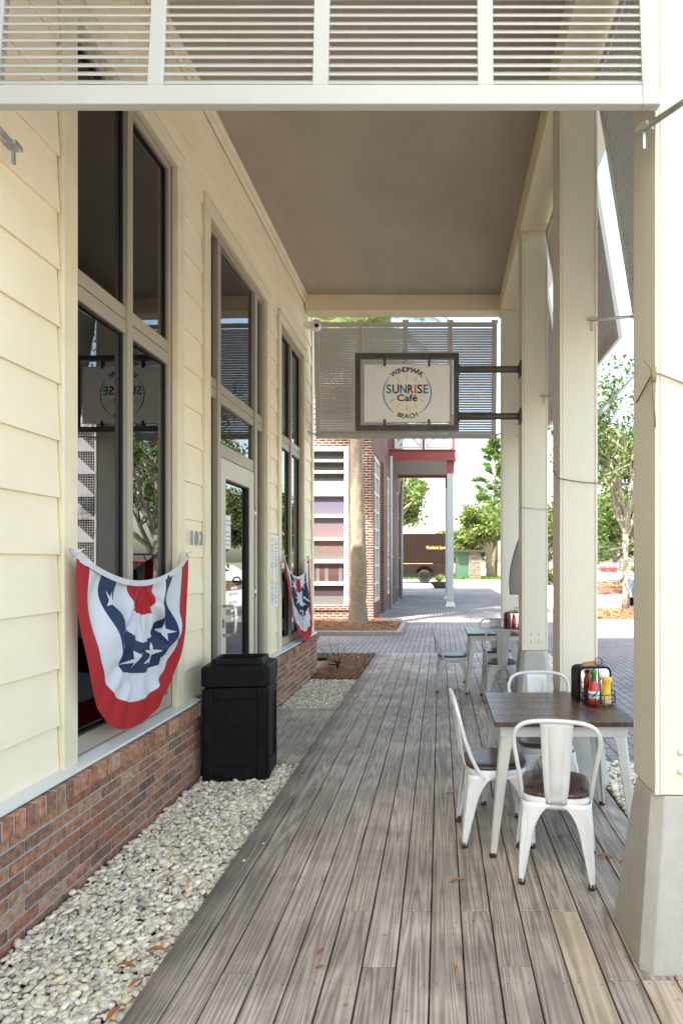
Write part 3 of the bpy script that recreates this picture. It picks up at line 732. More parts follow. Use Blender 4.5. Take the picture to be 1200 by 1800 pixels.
# louvred shutters
def shutter(P, U, Wd, width, npan, length, strut=None, slat_sign=1, Lb=.0285, be=60, lip=0.):
    """P top corner, U along, Wd down direction, built in local coords a (along), b (down), c (normal, outward)"""
    P = Vector(P); U = Vector(U).normalized(); D_ = Vector(Wd).normalized(); C_ = U.cross(D_).normalized()*slat_sign
    fn = lambda a,b,c: P+U*a+D_*b+C_*c
    sh = empty('shutter'); sh.parent = B
    def bx(m, a0,a1,b0,b1,c0,c1):
        v = [fn(a,b,c) for c in (c0,c1) for a,b in ((a0,b0),(a1,b0),(a1,b1),(a0,b1))]
        m.add(v, [(0,1,2,3),(7,6,5,4),(0,4,5,1),(1,5,6,2),(2,6,7,3),(3,7,4,0)])
    m = MB(); t = .07; hc = .018
    bx(m,0,t,0,length,-hc,hc); bx(m,width-t,width,0,length,-hc,hc)
    bx(m,t,width-t,0,.07,-hc,hc); bx(m,t,width-t,length-.085,length,-hc,hc)
    edges = [t]+[]
    ws = (width-t*1)/npan
    bays = []
    prev = t
    for k in range(1, npan):
        c = t/2+ws*k
        bx(m, c-t/2+.003, c+t/2-.003, .07, length-.085, -hc+.002, hc-.002)
        bays.append((prev, c-t/2+.003)); prev = c+t/2-.003
    bays.append((prev, width-t))
    m.build('frame', M['louver'], sh, bevel=.004)
    m = MB()
    bnum = max(2, int(width/.68))
    for k in range(bnum+1):
        c = t/2+(width-t)*k/bnum; m = MB()
        bx(m, c-.05, c+.05, -.045, .012, hc, hc+.006); m.build('bracket', M['louver'], sh)
    m = MB(); pitch = .0372; be = R(be)
    nb = int((length-.155-.01)/pitch)
    for a0, a1 in bays:
        for k in range(nb):
            b = .07+.018+k*pitch+.012
            db, dc = Lb/2*math.sin(be), Lb/2*math.cos(be)   # outer edge lower
            p, q = (b-db, -dc), (b+db, dc)
            th = .003
            # blade with a rolled outer lip
            poly = [(p[0]-th*.5, p[1]-th), (p[0]+th*.5, p[1]+th*.2), (q[0]+th*.6, q[1]-th*.2), (q[0]+th*1.2, q[1]+th*1.2), (q[0]-th*.8, q[1]+th*1.6)]
            l0 = [fn(a0, bb, cc) for bb,cc in poly]; l1 = [fn(a1, bb, cc) for bb,cc in poly]
            m.loft([l0,l1])
            if lip:
                poly = [(p[0]+lip, p[1]-.0015), (p[0]+lip, p[1]+.0012), (p[0]-.001, p[1]+.0012), (p[0]-.001, p[1]-.0015)]
                m.loft([[fn(a0+.0005, bb, cc-.0016) for bb,cc in poly],[fn(a1-.0005, bb, cc-.0016) for bb,cc in poly]])
    m.build('slats', M['louver'], sh)
    if strut:
        for A_, B_ in strut:
            m = MB(); m.tube([A_, B_], .0125, 10)
            for e in (A_, B_):
                e = Vector(e); dd = (Vector(B_)-Vector(A_)).normalized()
                m.obox(e-dd*.03, e+dd*.03, .05, .02); m.obox(e+Vector((0,0,-.015)), e+Vector((0,0,-.085)), .012, .012, (1,0,0))
            m.build('strut', M['galv'], sh)
    return sh
# end shutters (near: faces the camera; far)
shutter((-1.85,2.60,5.285), (1,0,0), (0,-.16,-1.77), 2.735, 4, 1.775,
        [((.842,2.495,3.47),(1.30,1.86,3.47)), ((-1.935,2.74,3.57),(-1.905,2.46,3.57))], -1, .037, 64)
shutter((-1.90,9.09,5.285), (1,0,0), (0,.17,-1.72), 2.76, 4, 1.73, [((-1.97,9.05,3.62),(-1.88,9.24,3.62)),((.99,9.01,3.62),(.86,9.24,3.62))], 1)
for ya, yb in ((2.86,4.50),(4.86,6.60),(6.96,8.68)):
    shutter((1.165,ya,5.285), (0,1,0), (.29,0,-1.80), yb-ya, 2, 1.82,
            [((1.11,ya-.36+(.0),3.50),(1.44,ya+.03,3.50)) if False else ((1.14,yb+.035,3.50),(1.455,yb-.02,3.50))], -1, .036, 42, .013)

# ------------------------------------------------------------------ things on and beside the cafe
# sign
sg = empty('hanging_sign', (.9,6.75,3.6), 0, 'white cafe sign with sun logo in a dark metal frame on the third post', 'sign')
def rel(m, o):
    L_ = o.location; mm = MB(); mm.merge(m, Matrix.Translation(-L_)); return mm
SX0,SX1,SZ0,SZ1,SY = -.945,.210,3.145,4.005,6.75; t = .056
m = MB(); m.box(SX0,SX0+t,SY-.03,SY+.03,SZ0,SZ1); m.box(SX1-t,SX1,SY-.03,SY+.03,SZ0,SZ1); m.box(SX0+t,SX1-t,SY-.029,SY+.029,SZ1-t,SZ1); m.box(SX0+t,SX1-t,SY-.029,SY+.029,SZ0,SZ0+t)
rel(m,sg).build('frame', M['signmetal'], sg, bevel=.004)
m = MB(); m.box(-.847,.108,SY-.008,SY+.008,3.24,3.883); rel(m,sg).build('panel', M['signwhite'], sg, bevel=.002)
for zz in (3.83,3.305):
    m = MB(); m.tube([(SX1-.002,SY,zz),(.895,SY,zz)], .037, 16); m.tube([(SX1-.003,SY,zz),(SX1+.012,SY,zz)], .052, 16)
    m.box(.882,.899,SY-.08,SY+.08,zz-.08,zz+.08); rel(m,sg).build('arm', M['signmetal'], sg, bevel=.003)
for xx in (-.618,-.122):
    for zz in ((3.86,3.955),(3.195,3.268)):
        m = MB(); m.box(xx-.013,xx+.013,SY-.022,SY+.022,zz[0],zz[1]); rel(m,sg).build('clip', M['signmetal'], sg, bevel=.002)
LX, LZ, LY = -.366, 3.565, SY-.0095
def put(mb, M4): 
    o = MB(); o.merge(mb, M4); return o
TXT = Matrix(((1,0,0,0),(0,0,-1,0),(0,1,0,0),(0,0,0,1)))     # text plane -> facing the camera
def place_text(mb, x, z, y=LY, rot=0., sc=(1,1)):
    return put(mb, Matrix.Translation((x,y,z)) @ TXT @ Matrix.Rotation(rot,4,'Z') @ Matrix.Diagonal((sc[0],sc[1],1,1)))
def fit(txt, wid, hgt, x, z, y=LY, ext=.0008, hchar='E'):
    t_ = text_mb(txt, 1.0, ext)
    lo, hi = bounds(t_); ref = bounds(text_mb(hchar,1.,ext)); sy = hgt/(ref[1][1]-ref[0][1]); sx = wid/(hi[0]-lo[0])
    t2 = MB(); t2.merge(t_, Matrix.Translation((-(lo[0]+hi[0])/2,0,0)))
    return place_text(t2, x, z, y, 0, (sx,sy))
def bold(mb, e):   # thicken strokes by overlaying shifted copies, slightly stepped in depth
    o = MB()
    for i,(dx,dz) in enumerate(((0,0),(e,0),(-e,0),(0,e),(0,-e))):
        o.merge(mb, Matrix.Translation((dx,-.0002*i,dz)))
    return o
lw = [.058,.072,.075,.062,.018,.058,.055]; gaps = .0125; x = LX-.469/2
tot = sum(lw)+gaps*6; k = .469/tot
for ch, w_, mt in zip('SUNRISE', lw, ('ink_green','ink_maroon','ink_teal','ink_maroon','ink_orange','ink_maroon','ink_green')):
    w_ *= k
    bold(rel(fit(ch, w_-.004, .094, x+w_/2, 3.562), sg), .0028).build('letter', M[mt], sg); x += w_+gaps*k
bold(rel(fit('Café', .222, .072, LX-.002, 3.475, hchar='C'), sg), .0028).build('lettering', M['ink_maroon'], sg)
def arc_text(txt, r, a0, a1, size, outward=True):
    o = MB(); n = len(txt)
    ws = [max(.25, bounds(text_mb(c,1.))[1][0]-bounds(text_mb(c,1.))[0][0]) for c in txt]
    tot = sum(ws)+.18*(n-1); acc = 0
    for c, w_ in zip(txt, ws):
        f = (acc+w_/2)/tot; acc += w_+.18
        a = R(a0+(a1-a0)*f)
        t_ = text_mb(c, size, .0008); lo, hi = bounds(t_); t2 = MB(); t2.merge(t_, Matrix.Translation((-(lo[0]+hi[0])/2, 0, 0)))
        rot = a-math.pi/2 if outward else a+math.pi/2
        o.merge(place_text(t2, LX+r*math.cos(a), LZ+r*math.sin(a), LY, rot))
    return o
bold(rel(arc_text('WINDMARK', .236, 131, 49, .078), sg), .0016).build('lettering', M['ink_maroon'], sg)
bold(rel(arc_text('BEACH', .285, -113, -66, .072, False), sg), .0016).build('lettering', M['ink_maroon'], sg)
rel(fit('TM', .018, .008, LX+.125, 3.565-.238), sg).build('lettering', M['ink_maroon'], sg)
m = MB()
for a0,a1 in ((43,-59),(137,239)):
    n = 36; lo = []; hi = []
    for i in range(n+1):
        a = R(a0+(a1-a0)*i/n); e = .0058*math.sin(math.pi*i/n)**.6+.0006
        lo.append((LX+(.2656-e)*math.cos(a), LY, LZ+(.2656-e)*math.sin(a))); hi.append((LX+(.2656+e)*math.cos(a), LY, LZ+(.2656+e)*math.sin(a)))
    m.loft([lo,hi], 0, False, False, closed=False)
rel(m,sg).build('ring', M['ink_teal'], sg)
m = MB()
for dx,dy in ((-5,145),(-87,125),(78,125),(-137,-70),(131,-70),(-84,-125),(78,-125),(-2,-145)):
    a = math.atan2(dy,dx); cx_, cz_ = LX+dx/5.45*6.75/1060, LZ+dy/5.45*6.75/1060
    pts = []
    for i in range(16):
        q = 2*math.pi*i/16; l = .037*math.cos(q); wv = .0095*math.sin(q)*(1+.5*math.cos(q))
        pts.append((cx_+l*math.cos(a)-wv*math.sin(a), LY+.0003, cz_+l*math.sin(a)+wv*math.cos(a)))
    m.add(pts, [tuple(range(16))])
rel(m,sg).build('sun_rays', M['ink_yellow'], sg)

# bunting
def bunting(y0, y1, zt, label, seed, drop, sag, drift=0., blow=.0):
    rs = np.random.RandomState(seed); Wd = y1-y0; X0 = XS+.05
    b = empty('bunting', (X0,(y0+y1)/2,zt), 0, label, 'bunting', 'patriotic half fan buntings on the cafe windows')
    ph = rs.rand(8)*6.28
    def Sf(px, py, off=0.):
        """flat fan coords px in [-1,1], py in [0,1]"""
        r = math.hypot(px, py); th = math.atan2(py, px)
        if r > 1e-6:
            c, s_ = math.cos(th), max(0, math.sin(th))
            u = r*math.copysign(abs(c)**.76, c); dd = r*s_**.88
        else: u, dd = 0., 0.
        # messy side folds
        f1 = math.exp(-((r-.55)/.22)**2)*abs(math.cos(th))**.5*s_**.6 if r > 1e-6 else 0
        u2 = u + .15*(1-r)*f1*math.sin(9*r+7*th+ph[0]) + .03*r*(1-r)*math.sin(11*th+ph[6])*math.sin(th)
        dd2 = dd + .05*f1*math.sin(13*r-5*th+ph[1])*(1-r)*1.8
        y = Wd/2*u2 + drift*dd2*dd2
        z = -sag*(1-u*u)*(1-.25*dd) - drop*dd2
        cen = math.exp(-((th-math.pi/2)/.62)**2)
        fold = .075*r*(1.08-r)*math.sin(24*th+ph[2])*cen + .07*r*(1.12-r)*math.sin(7*th+ph[3])*(1-cen) + .03*r*(1.1-r)*math.sin(10*th+ph[6])
        fold += .075*f1*math.sin(17*r+4*th+ph[4]) + .02*f1*math.sin(31*r+9*th+ph[5])
        x = .035 + fold + .06*dd*(1-.6*dd) + blow*dd*dd + off
        if py < .02 and r > .9: x = .03+off
        return (x, y, z)
    rb = [0.012,.24,.43,.65,.83,1.0]; mats = ['red','clothwhite','blue','clothwhite','red']
    nth = 150
    for bi in range(5):
        nr = 12; m = MB(); loops = []
        for i in range(nr+1):
            r = rb[bi]+(rb[bi+1]-rb[bi])*i/nr
            row = []
            for k_ in range(nth+1):
                th = math.pi*k_/nth
                row.append(Sf(r*math.cos(th), r*math.sin(th)))
            loops.append(row)
        m.loft(loops, 0, False, False, True, closed=False)
        m.build('band', M[mats[bi]], b, fixn=False)
    m = MB(); lo = []; hi = []
    for k_ in range(61):
        u = -1+2*k_/60; p = Sf(u, 0.0005)
        lo.append((p[0]+.005,p[1],p[2]+.006)); hi.append((p[0]+.007,p[1],p[2]-.030))
    m.loft([lo,hi], 0, False, False, True, closed=False); m.build('hem', M['clothwhite'], b, fixn=False)
    for th0, rot in ((16,10),(44,30),(84,0),(104,20),(138,-20),(164,5)):
        m = MB(); cxs, cys = .54*math.cos(R(th0)), .54*math.sin(R(th0)); ring = []
        nn = 5
        outl = []
        for i in range(10):
            rr = .088 if i % 2 == 0 else .034; a = R(rot)+math.pi*i/5
            outl.append((cxs+rr*math.cos(a), max(.004, cys+rr*math.sin(a))))
        full = []
        for i in range(10):
            p_, q_ = outl[i], outl[(i+1)%10]
            for j in range(nn): full.append((p_[0]+(q_[0]-p_[0])*j/nn, p_[1]+(q_[1]-p_[1])*j/nn))
        loops = [[Sf(cxs+(p_[0]-cxs)*f, cys+(p_[1]-cys)*f, .006) for p_ in full] for f in (.02,.25,.5,.75,1.)]
        m.loft(loops, 0, True, False, True); m.build('star', M['clothwhite'], b, fixn=False)
    m = MB()
    for sgn in (-1,1):
        p = Sf(sgn*.999, .0005); m.tube([(p[0],p[1],p[2]-.02),(p[0]-.01,p[1]+sgn*.02,p[2]+.02),(p[0]+.015,p[1]+sgn*.06,p[2]+.03)], [.012,.009,.003], 8); m.tube([(p[0],p[1],p[2]),(p[0]+.02,p[1]-sgn*.05,p[2]+.025)], [.008,.003], 8)
    m.build('tie', M['clothwhite'], b)
    return b
bunting(3.14,4.54,1.725,'red, white and navy fan bunting draped over the nearer window, beside the black bin',3,.93,.17,-.10)
bunting(7.36,8.70,1.735,'red, white and navy fan bunting blown sideways over the farther window past the door',9,.98,.26,.42,.02)

# house number
hn = empty('house_number', (XS+.03,4.81,1.83), 0, 'grey metal house number 102 on the siding between near window and door', 'house number')
RY = Matrix(((0,0,1,0),(1,0,0,0),(0,1,0,0),(0,0,0,1)))
for ch, yy in zip('102', (4.725,4.82,4.915)):
    t_ = text_mb(ch, 1., .008/ .19); lo, hi = bounds(t_)
    t2 = MB(); t2.merge(t_, Matrix.Translation((-(lo[0]+hi[0])/2,0,0)))
    o = MB(); o.merge(t2, Matrix.Translation((.008,yy-4.81,-.02)) @ RY @ Matrix.Diagonal((.095,.165,.19,1))); o.build('digit', M['zinc'], hn)

# security camera
sc_ = empty('security_camera', (XS+.03,8.93,5.16), 0, 'white dome security camera on the siding below the soffit corner', 'camera')
m = MB(); m.box(0,.09,-.05,.05,-.05,.06); m.build('mount', M['whiteplastic'], sc_, bevel=.01)
m = MB(); m.lathe([(.02,-.07),(.05,-.055),(.062,-.02),(.062,.03),(.03,.05)], (.13,-.01,0), 20); m.build('housing', M['whiteplastic'], sc_)
m = MB(); m.lathe([(.0,0),(.028,.004),(.034,.0)], (0,0,0), 16); mm = MB(); mm.merge(m, Matrix.Translation((.14,-.072,-.01)) @ Matrix.Rotation(R(90),4,'X')); mm.build('lens', M['rubber'], sc_)

# menu on the wall between door and far window
mn = empty('menu_poster', (XS+.018,7.13,1.55), 0, 'tall white menu sheet with blue print and yellow lemons beside the door', 'menu')
m = MB(); m.box(.0,.005,-.17,.17,-.40,.44); m.build('sheet', M['paperlabel'], mn)
m = MB(); rng = random.Random(2)
for cc in (-.085,.075):
    z = .40
    while z > -.37:
        if not (-.12 < z < -.02 and cc > 0):
            wv = rng.uniform(.06,.13); m.box(.005,.0062,cc-wv/2,cc+wv/2,z-.008,z)
        z -= rng.choice([.018,.018,.03])
m.build('print', M['ink_grey'], mn)
m = MB()
for yy,zz in ((-.13,-.07),(.09,-.05)): m.lathe([(.0,-.055),(.03,-.035),(.036,0),(.026,.035),(0,.055)], (.0052,yy,zz), 14, sx=.05)
m.build('lemon', M['lime'], mn)
# stickers on the glass
st_ = empty('window_sticker', (GX+.006,5.30,1.35), 0, 'narrow strip of red and white notices stuck inside the left sidelight', 'sticker')
for dz, hh, mt in ((.36,.04,'ink_orange'),(.28,.10,'paperlabel'),(.15,.12,'paperlabel'),(.02,.10,'paperlabel'),(-.13,.06,'ink_grey')):
    m = MB(); m.box(0,.002,-.04,.05,dz-hh/2,dz+hh/2); m.build('notice', M[mt], st_)
ho = empty('door_decal', (GX+.006,5.95,1.5), 0, 'white opening hours lettering stuck on the glass door', 'decal')
m = MB(); rng = random.Random(4)
m.box(0,.0015,-.26,-.10,.30,.62)
m.build('notice', M['paperlabel'], ho)
m = MB()
for z in (.57,.53,.46,.42,.38,.34):
    y = -.245
    while y < -.13:
        wv = rng.uniform(.012,.035); m.box(.0015,.0022,y,y+wv,z-.008,z+.006); y += wv+.01
m.build('print', M['ink_grey'], ho)
m = MB()
pts = [(.001, .19*math.cos(a)-.0, .24*math.sin(a)-.25) for a in [R(200+320*i/40) for i in range(41)]]
for z in (-.08,-.14,-.22,-.30,-.38): m.box(0,.0015,-.10+rng.uniform(-.03,0),.10+rng.uniform(-.02,.04),z-.014,z+.012)
m.build('lettering', M['whiteplastic'], ho)

# trash bin
tb = empty('trash_bin', (-1.615,4.90,-.05), R(6), 'black square plastic trash bin with open lid standing on pebbles by the wall', 'trash bin')
m = MB()
m.loft([rrect(.232,.192,.035,0), rrect(.238,.198,.035,.10), rrect(.245,.205,.035,.745)], 0, True, True, False)
for sgn in (-1,1):
    for (a,b_) in ((-.235,-.165),(.165,.235)): m.box(a,b_, sgn*.203-.012, sgn*.203+.012, .02, .735)
    m.box(-.165,.165, sgn*.203-.012, sgn*.203+.012, .02,.13); m.box(-.165,.165, sgn*.203-.012, sgn*.203+.012, .655,.735)
    for (a,b_) in ((-.191,-.135),(.135,.191)): m.box(sgn*.243-.012, sgn*.243+.012, a,b_, .02, .735)
    m.box(sgn*.243-.012, sgn*.243+.012, -.135,.135, .02,.13); m.box(sgn*.243-.012, sgn*.243+.012, -.135,.135, .655,.735)
m.build('body', M['black'], tb, bevel=.009, seg=3)
m = MB()
m.loft([rrect(.240,.20,.04,.752), rrect(.262,.222,.05,.757), rrect(.263,.223,.05,.893), rrect(.256,.216,.05,.910), rrect(.20,.165,.04,.924)], 0, True, False, False)
m.loft([rrect(.20,.165,.03,.922), rrect(.195,.16,.03,.958), rrect(.165,.13,.02,.960), rrect(.16,.125,.02,.86)], 0, False, False, False)
m.build('lid', M['black'], tb, bevel=.006, seg=3)
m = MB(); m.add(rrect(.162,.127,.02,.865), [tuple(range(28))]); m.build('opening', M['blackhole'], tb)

# ------------------------------------------------------------------ chairs and tables
def squircle(h, z, n=48, p=3.6, cy=0, hx=None):
    out = []
    for k in range(n):
        a = 2*math.pi*k/n; c, s_ = math.cos(a), math.sin(a)
        out.append(((hx or h)*math.copysign(abs(c)**(2/p), c), cy+h*math.copysign(abs(s_)**(2/p), s_), z))
    return out
def make_chair(label, metal, group):
    t = empty('chair', (0,0,0), 0, label, 'chair', group)
    m = MB(); m.loft([squircle(.180,.447), squircle(.186,.452), squircle(.186,.464), squircle(.178,.470), squircle(.10,.467)], 0, True, True, True)
    m.build('seat', M['seatwood'], t)
    m = MB(); m.loft([squircle(.176,.385), squircle(.181,.40), squircle(.184,.44), squircle(.176,.4465)], 0, False, True, True)
    m.build('seat_pan', M[metal], t, solid=.003)
    def leg(sx, sy):
        # folded sheet leg: cross-section runs along one side, round the corner, along the other
        m = MB(); loops = []
        nz = 16
        top, bot = .42, .018
        fx, fy = (.222,.205) if sy > 0 else (.190,.215)
        for i in range(nz+1):
            f = i/nz; z = top+(bot-top)*f
            e = min(1., f/.40)
            arch = 1-math.sqrt(max(0, 1-(1-e)**2))          # quick flare at the top
            w_ = .088*(1-f)+.016*f + (.085)*arch
            cx_ = .180+(fx-.180)*f**.9; cy_ = .180+(fy-.180)*f**.9
            rad = min(.045, w_*.8)*(1-.45*f)
            grove = .007*min(1, max(0, (f-.12)*8))*min(1, (1-f)*6)
            pts = []
            for q in range(4): pts.append((cx_-w_+(w_-rad)*q/4*1., cy_))
            for q in range(9):
                a = R(90-90*q/8); bulge = grove*(1.3 if 3 <= q <= 5 else (-.5 if q in (1,2,6,7) else 0))
                pts.append((cx_-rad+(rad+bulge)*math.cos(a), cy_-rad+(rad+bulge)*math.sin(a)))
            for q in range(1,5): pts.append((cx_, cy_-rad-(w_-rad)*q/4))
            loops.append([(sx*x_, sy*y_, z) for x_,y_ in pts])
        m.loft(loops, 0, False, False, True, closed=False)
        for q_, r_, i0 in ((0,.0042,0),(len(loops[0])-1,.0042,0),(6,.0026,4),(10,.0026,4)):
            m.tube([loops[i][q_] for i in range(i0, nz+1)], r_, 6)
        o = m.build('leg', M[metal], t, solid=.004)
        m = MB(); cxx, cyy = sx*(fx-.012), sy*(fy-.012)
        m.lathe([(.017,.0),(.018,.004),(.0165,.03)], (cxx,cyy,0), 12); m.build('foot_cap', M['rubber'], o)
    for sx in (-1,1):
        for sy in (-1,1): leg(sx, sy)
    # hoop
    m = MB(); pts = []
    base = [(.178,-.085,.40),(.180,-.125,.45),(.186,-.165,.53),(.202,-.205,.64),(.216,-.232,.74),(.212,-.247,.795),(.190,-.257,.835),(.150,-.262,.856),(.095,-.264,.866),(0,-.265,.870)]
    # smooth the polyline
    full = base+[(-x_,y_,z_) for x_,y_,z_ in base[-2::-1]]
    for i in range(len(full)-1):
        p0_, p1_, p2_, p3_ = [Vector(full[max(0,min(len(full)-1,i+j))]) for j in (-1,0,1,2)]
        for q in range(5):
            u = q/5; pts.append(.5*((2*p1_)+(-p0_+p2_)*u+(2*p0_-5*p1_+4*p2_-p3_)*u*u+(-p0_+3*p1_-3*p2_+p3_)*u**3))
    pts.append(Vector(full[-1]))
    m.tube(pts, .0115, 12); m.build('back_hoop', M[metal], t)
    # splat with embossed panel
    m = MB(); loops = []
    prof = [(-.186,.415),(-.190,.445),(-.198,.47),(-.206,.51),(-.214,.56),(-.223,.62),(-.233,.69),(-.243,.76),(-.255,.83),(-.262,.862)]
    for i,(y_,z_) in enumerate(prof):
        f = i/(len(prof)-1); hw = .052+.033*f
        row = []
        for s_ in (-1,-.97,-.55,-.5,-.45,0,.45,.5,.55,.97,1):
            em = -.012 if (abs(s_) < .47 and 2 < i < 8) else 0.
            fl = .008 if abs(s_) > .98 else 0
            row.append((s_*hw, y_+em+fl, z_))
        loops.append(row)
    m.loft(loops, 0, False, False, True, closed=False); m.build('backrest', M[metal], t, solid=.003)
    for s_ in (-1,1):
        m = MB(); m.lathe([(.008,0),(.008,.003),(.004,.006),(0,.006)], (0,0,0), 10); mm = MB(); mm.merge(m, Matrix.Translation((s_*.036,-.189,.428)) @ Matrix.Rotation(R(90),4,'X')); mm.build('bolt', M['steel'], t)
    return t
G1 = 'metal cafe chairs with wooden seats on the deck'
def dup_chair(src, label, x, y, rz):
    c = copy_tree(src); c['label'] = label; c.location = (x,y,.001); c.rotation_euler = (0,0,rz); return c
cA = make_chair('white metal chair with its back to the camera at the near table', 'white', G1)
cA.location = (.635,3.315,.001); cA.rotation_euler = (0,0,R(-10))
dup_chair(cA, 'white metal chair turned sideways at the left side of the near table', .335,3.735, R(-86))
dup_chair(cA, 'white metal chair tucked behind the near table, facing the camera', .715,4.15, R(180))
cD = make_chair('silver metal chair turned sideways at the left side of the far table', 'silver', G1)
cD.location = (.165,7.90,.001); cD.rotation_euler = (0,0,R(-90))
dup_chair(cD, 'silver metal chair with its back to the camera at the far table', .735,7.36, R(2))
dup_chair(cD, 'silver metal chair behind the far table, facing the camera', .78,8.28, R(181))

def make_table(label):
    t = empty('table', (0,0,0), 0, label, 'table', 'square cafe tables on the deck')
    hx, hy = .40, .39
    m = MB()
    for k in range(5):
        a = -hy+2*hy*k/5; m.box(-hx,hx,a+.0004,a+2*hy/5-.0004,.742,.770)
    m.build('table_top', M['tabletop'], t, bevel=.0025)
    m = MB(); e = .035
    m.box(-hx+e,hx-e,-hy+e,-hy+e+.02,.675,.7415); m.box(-hx+e,hx-e,hy-e-.02,hy-e,.675,.7415); m.box(-hx+e,-hx+e+.02,-hy+e+.02,hy-e-.02,.675,.7415); m.box(hx-e-.02,hx-e,-hy+e+.02,hy-e-.02,.675,.7415)
    m.build('apron', M['tablemetal'], t, bevel=.004)
    for sx in (-1,1):
        for sy in (-1,1):
            m = MB(); loops = []
            for f in (0,.04,.08,.18,.45,.8,1.):
                z = .70+(.02-.70)*f; w_ = .072*(1-f)+.036*f
                if f < .1: w_ += .02*(1-f/.1)
                ox = (hx-.038)+.062*f; oy = (hy-.038)+.028*f
                c = w_*.28
                q = [(ox-c,oy),(ox-w_,oy),(ox-w_,oy-.012),(ox-w_*.45,oy-w_*.45),(ox-.012,oy-w_),(ox,oy-w_),(ox,oy-c),(ox-c*.3,oy-c*.3)]
                loops.append([(sx*x_,sy*y_,z) for x_,y_ in q])
            m.loft(loops); o = m.build('leg', M['tablemetal'], t, bevel=.003)
            m = MB(); m.lathe([(.02,0),(.021,.006),(.017,.024)], (sx*(hx+.008),sy*(hy-.024),0), 12); m.build('foot_cap', M['rubber'], o)
    return t
t1 = make_table('square dark wood table with grey metal legs between the three white chairs')
t1.location = (.708,3.80,.001)
t2 = copy_tree(t1); t2['label'] = 'square dark wood table with grey metal legs among the silver chairs, farther off'
t2.location = (.745,8.0,.001)

# condiment caddies
def make_caddy(label):
    c = empty('condiment_caddy', (0,0,0), 0, label, 'caddy', 'condiment caddies on the tables')
    m = MB(); R0 = .105
    for z in (.006,.045,.075):
        m.tube([(R0*math.cos(a),R0*math.sin(a),z) for a in [2*math.pi*i/32 for i in range(33)]], .0028, 6, cap=False)
    for i in range(12):
        a = 2*math.pi*i/12+.1; m.tube([(R0*math.cos(a),R0*math.sin(a),.004),(R0*math.cos(a),R0*math.sin(a),.076)], .0022, 6)
    for a in (0,math.pi/3,2*math.pi/3): m.tube([(R0*math.cos(a),R0*math.sin(a),.006),(-R0*math.cos(a),-R0*math.sin(a),.006)], .0022, 6)
    m.tube([(0,0,.006),(0,0,.245)], .003, 8)
    m.tube([(.024*math.cos(a),0,.268+.024*math.sin(a)) for a in [2*math.pi*i/24 for i in range(25)]], .0032, 8, cap=False)
    m.build('wire_rack', M['wire'], c)
    return c
def bottle(name, label, cat, loc, parts):
    b = empty(name, loc, 0, label, cat)
    for pn, prof, mt, sx, sy in parts:
        m = MB(); m.lathe(prof, (0,0,0), 20, sx=sx, sy=sy); m.build(pn, M[mt], b)
    return b
CX_, CY_, CZ_ = 1.012, 3.86, .7715
c1 = make_caddy('black wire condiment caddy with ring handle on the near table'); c1.location = (CX_,CY_,CZ_)
bottle('hot_sauce_bottle', 'red hot sauce bottle with tall green cap in the near caddy', 'bottle', (CX_-.042,CY_-.052,CZ_+.009),
    [('glass', [(.030,0),(.034,.008),(.034,.085),(.028,.115),(.015,.145),(.012,.150)], 'ketchup',1,1), ('label', [(.0345,.028),(.0345,.085)], 'paperlabel',1,1),
     ('cap', [(.014,.148),(.0165,.152),(.0155,.19),(.019,.196),(.018,.21),(.009,.215),(.007,.222),(0,.224)], 'greencap',1,1)])
m = MB(); o = bpy.data.objects['hot_sauce_bottle']
pts0 = [(.0352*math.sin(a)*1., -.0352*math.cos(a), .047+.03*(a+.5)) for a in [(-.6+1.2*i/10) for i in range(11)]]
pts1 = [(p[0],p[1],p[2]+.014) for p in pts0]
m.loft([pts0,pts1],0,False,False,True,closed=False); m.build('label_stripe', M['ink_navy'], o)
bottle('mustard_bottle', 'yellow mustard squeeze bottle in the near caddy', 'bottle', (CX_+.040,CY_-.050,CZ_+.009),
    [('bottle_body', [(.026,0),(.030,.006),(.030,.055),(.024,.066),(.024,.12),(.027,.135),(.033,.150),(.033,.163),(.028,.168),(0,.168)], 'mustard',1,.8), ('label', [(.0305,.012),(.0305,.038)], 'paperlabel',1,.81)])
bottle('salt_shaker', 'white capped shaker behind the mustard bottle', 'shaker', (CX_+.030,CY_+.038,CZ_+.009),
    [('jar', [(.022,0),(.024,.006),(.022,.12),(.018,.15)], 'chrome',1,1), ('cap', [(.022,.15),(.024,.155),(.023,.185),(.018,.192),(0,.194)], 'whiteplastic',1,1)])
bottle('pepper_sauce_bottle', 'dark red sauce bottle behind the green capped bottle', 'bottle', (CX_-.022,CY_+.045,CZ_+.009),
    [('glass', [(.022,0),(.025,.005),(.025,.12),(.012,.15),(.012,.165)], 'ketchup',1,1), ('cap', [(.0135,.163),(.0135,.19),(0,.192)], 'ink_maroon',1,1)])
nd = empty('napkin_dispenser', (CX_-.005,CY_+.17,CZ_), R(8), 'black and chrome napkin dispenser full of brown napkins behind the caddy', 'napkin dispenser')
m = MB()
def arch(hx, zt, r): return [(-hx,0),(hx,0),(hx,zt-r)]+[(hx-r+r*math.cos(R(a)),zt-r+r*math.sin(R(a))) for a in range(15,91,15)]+[(-hx+r+r*math.cos(R(a)),zt-r+r*math.sin(R(a))) for a in range(90,166,15)]+[(-hx,zt-r)]
m.prism(arch(.115,.215,.04), lambda a,b,d:(a,d,b), -.068, .068); m.build('case', M['black'], nd, bevel=.004)
m = MB(); m.prism(arch(.098,.200,.03), lambda a,b,d:(a,d,b+.004), -.0705, -.067); m.build('face_plate', M['chrome'], nd, bevel=.002)
m = MB()
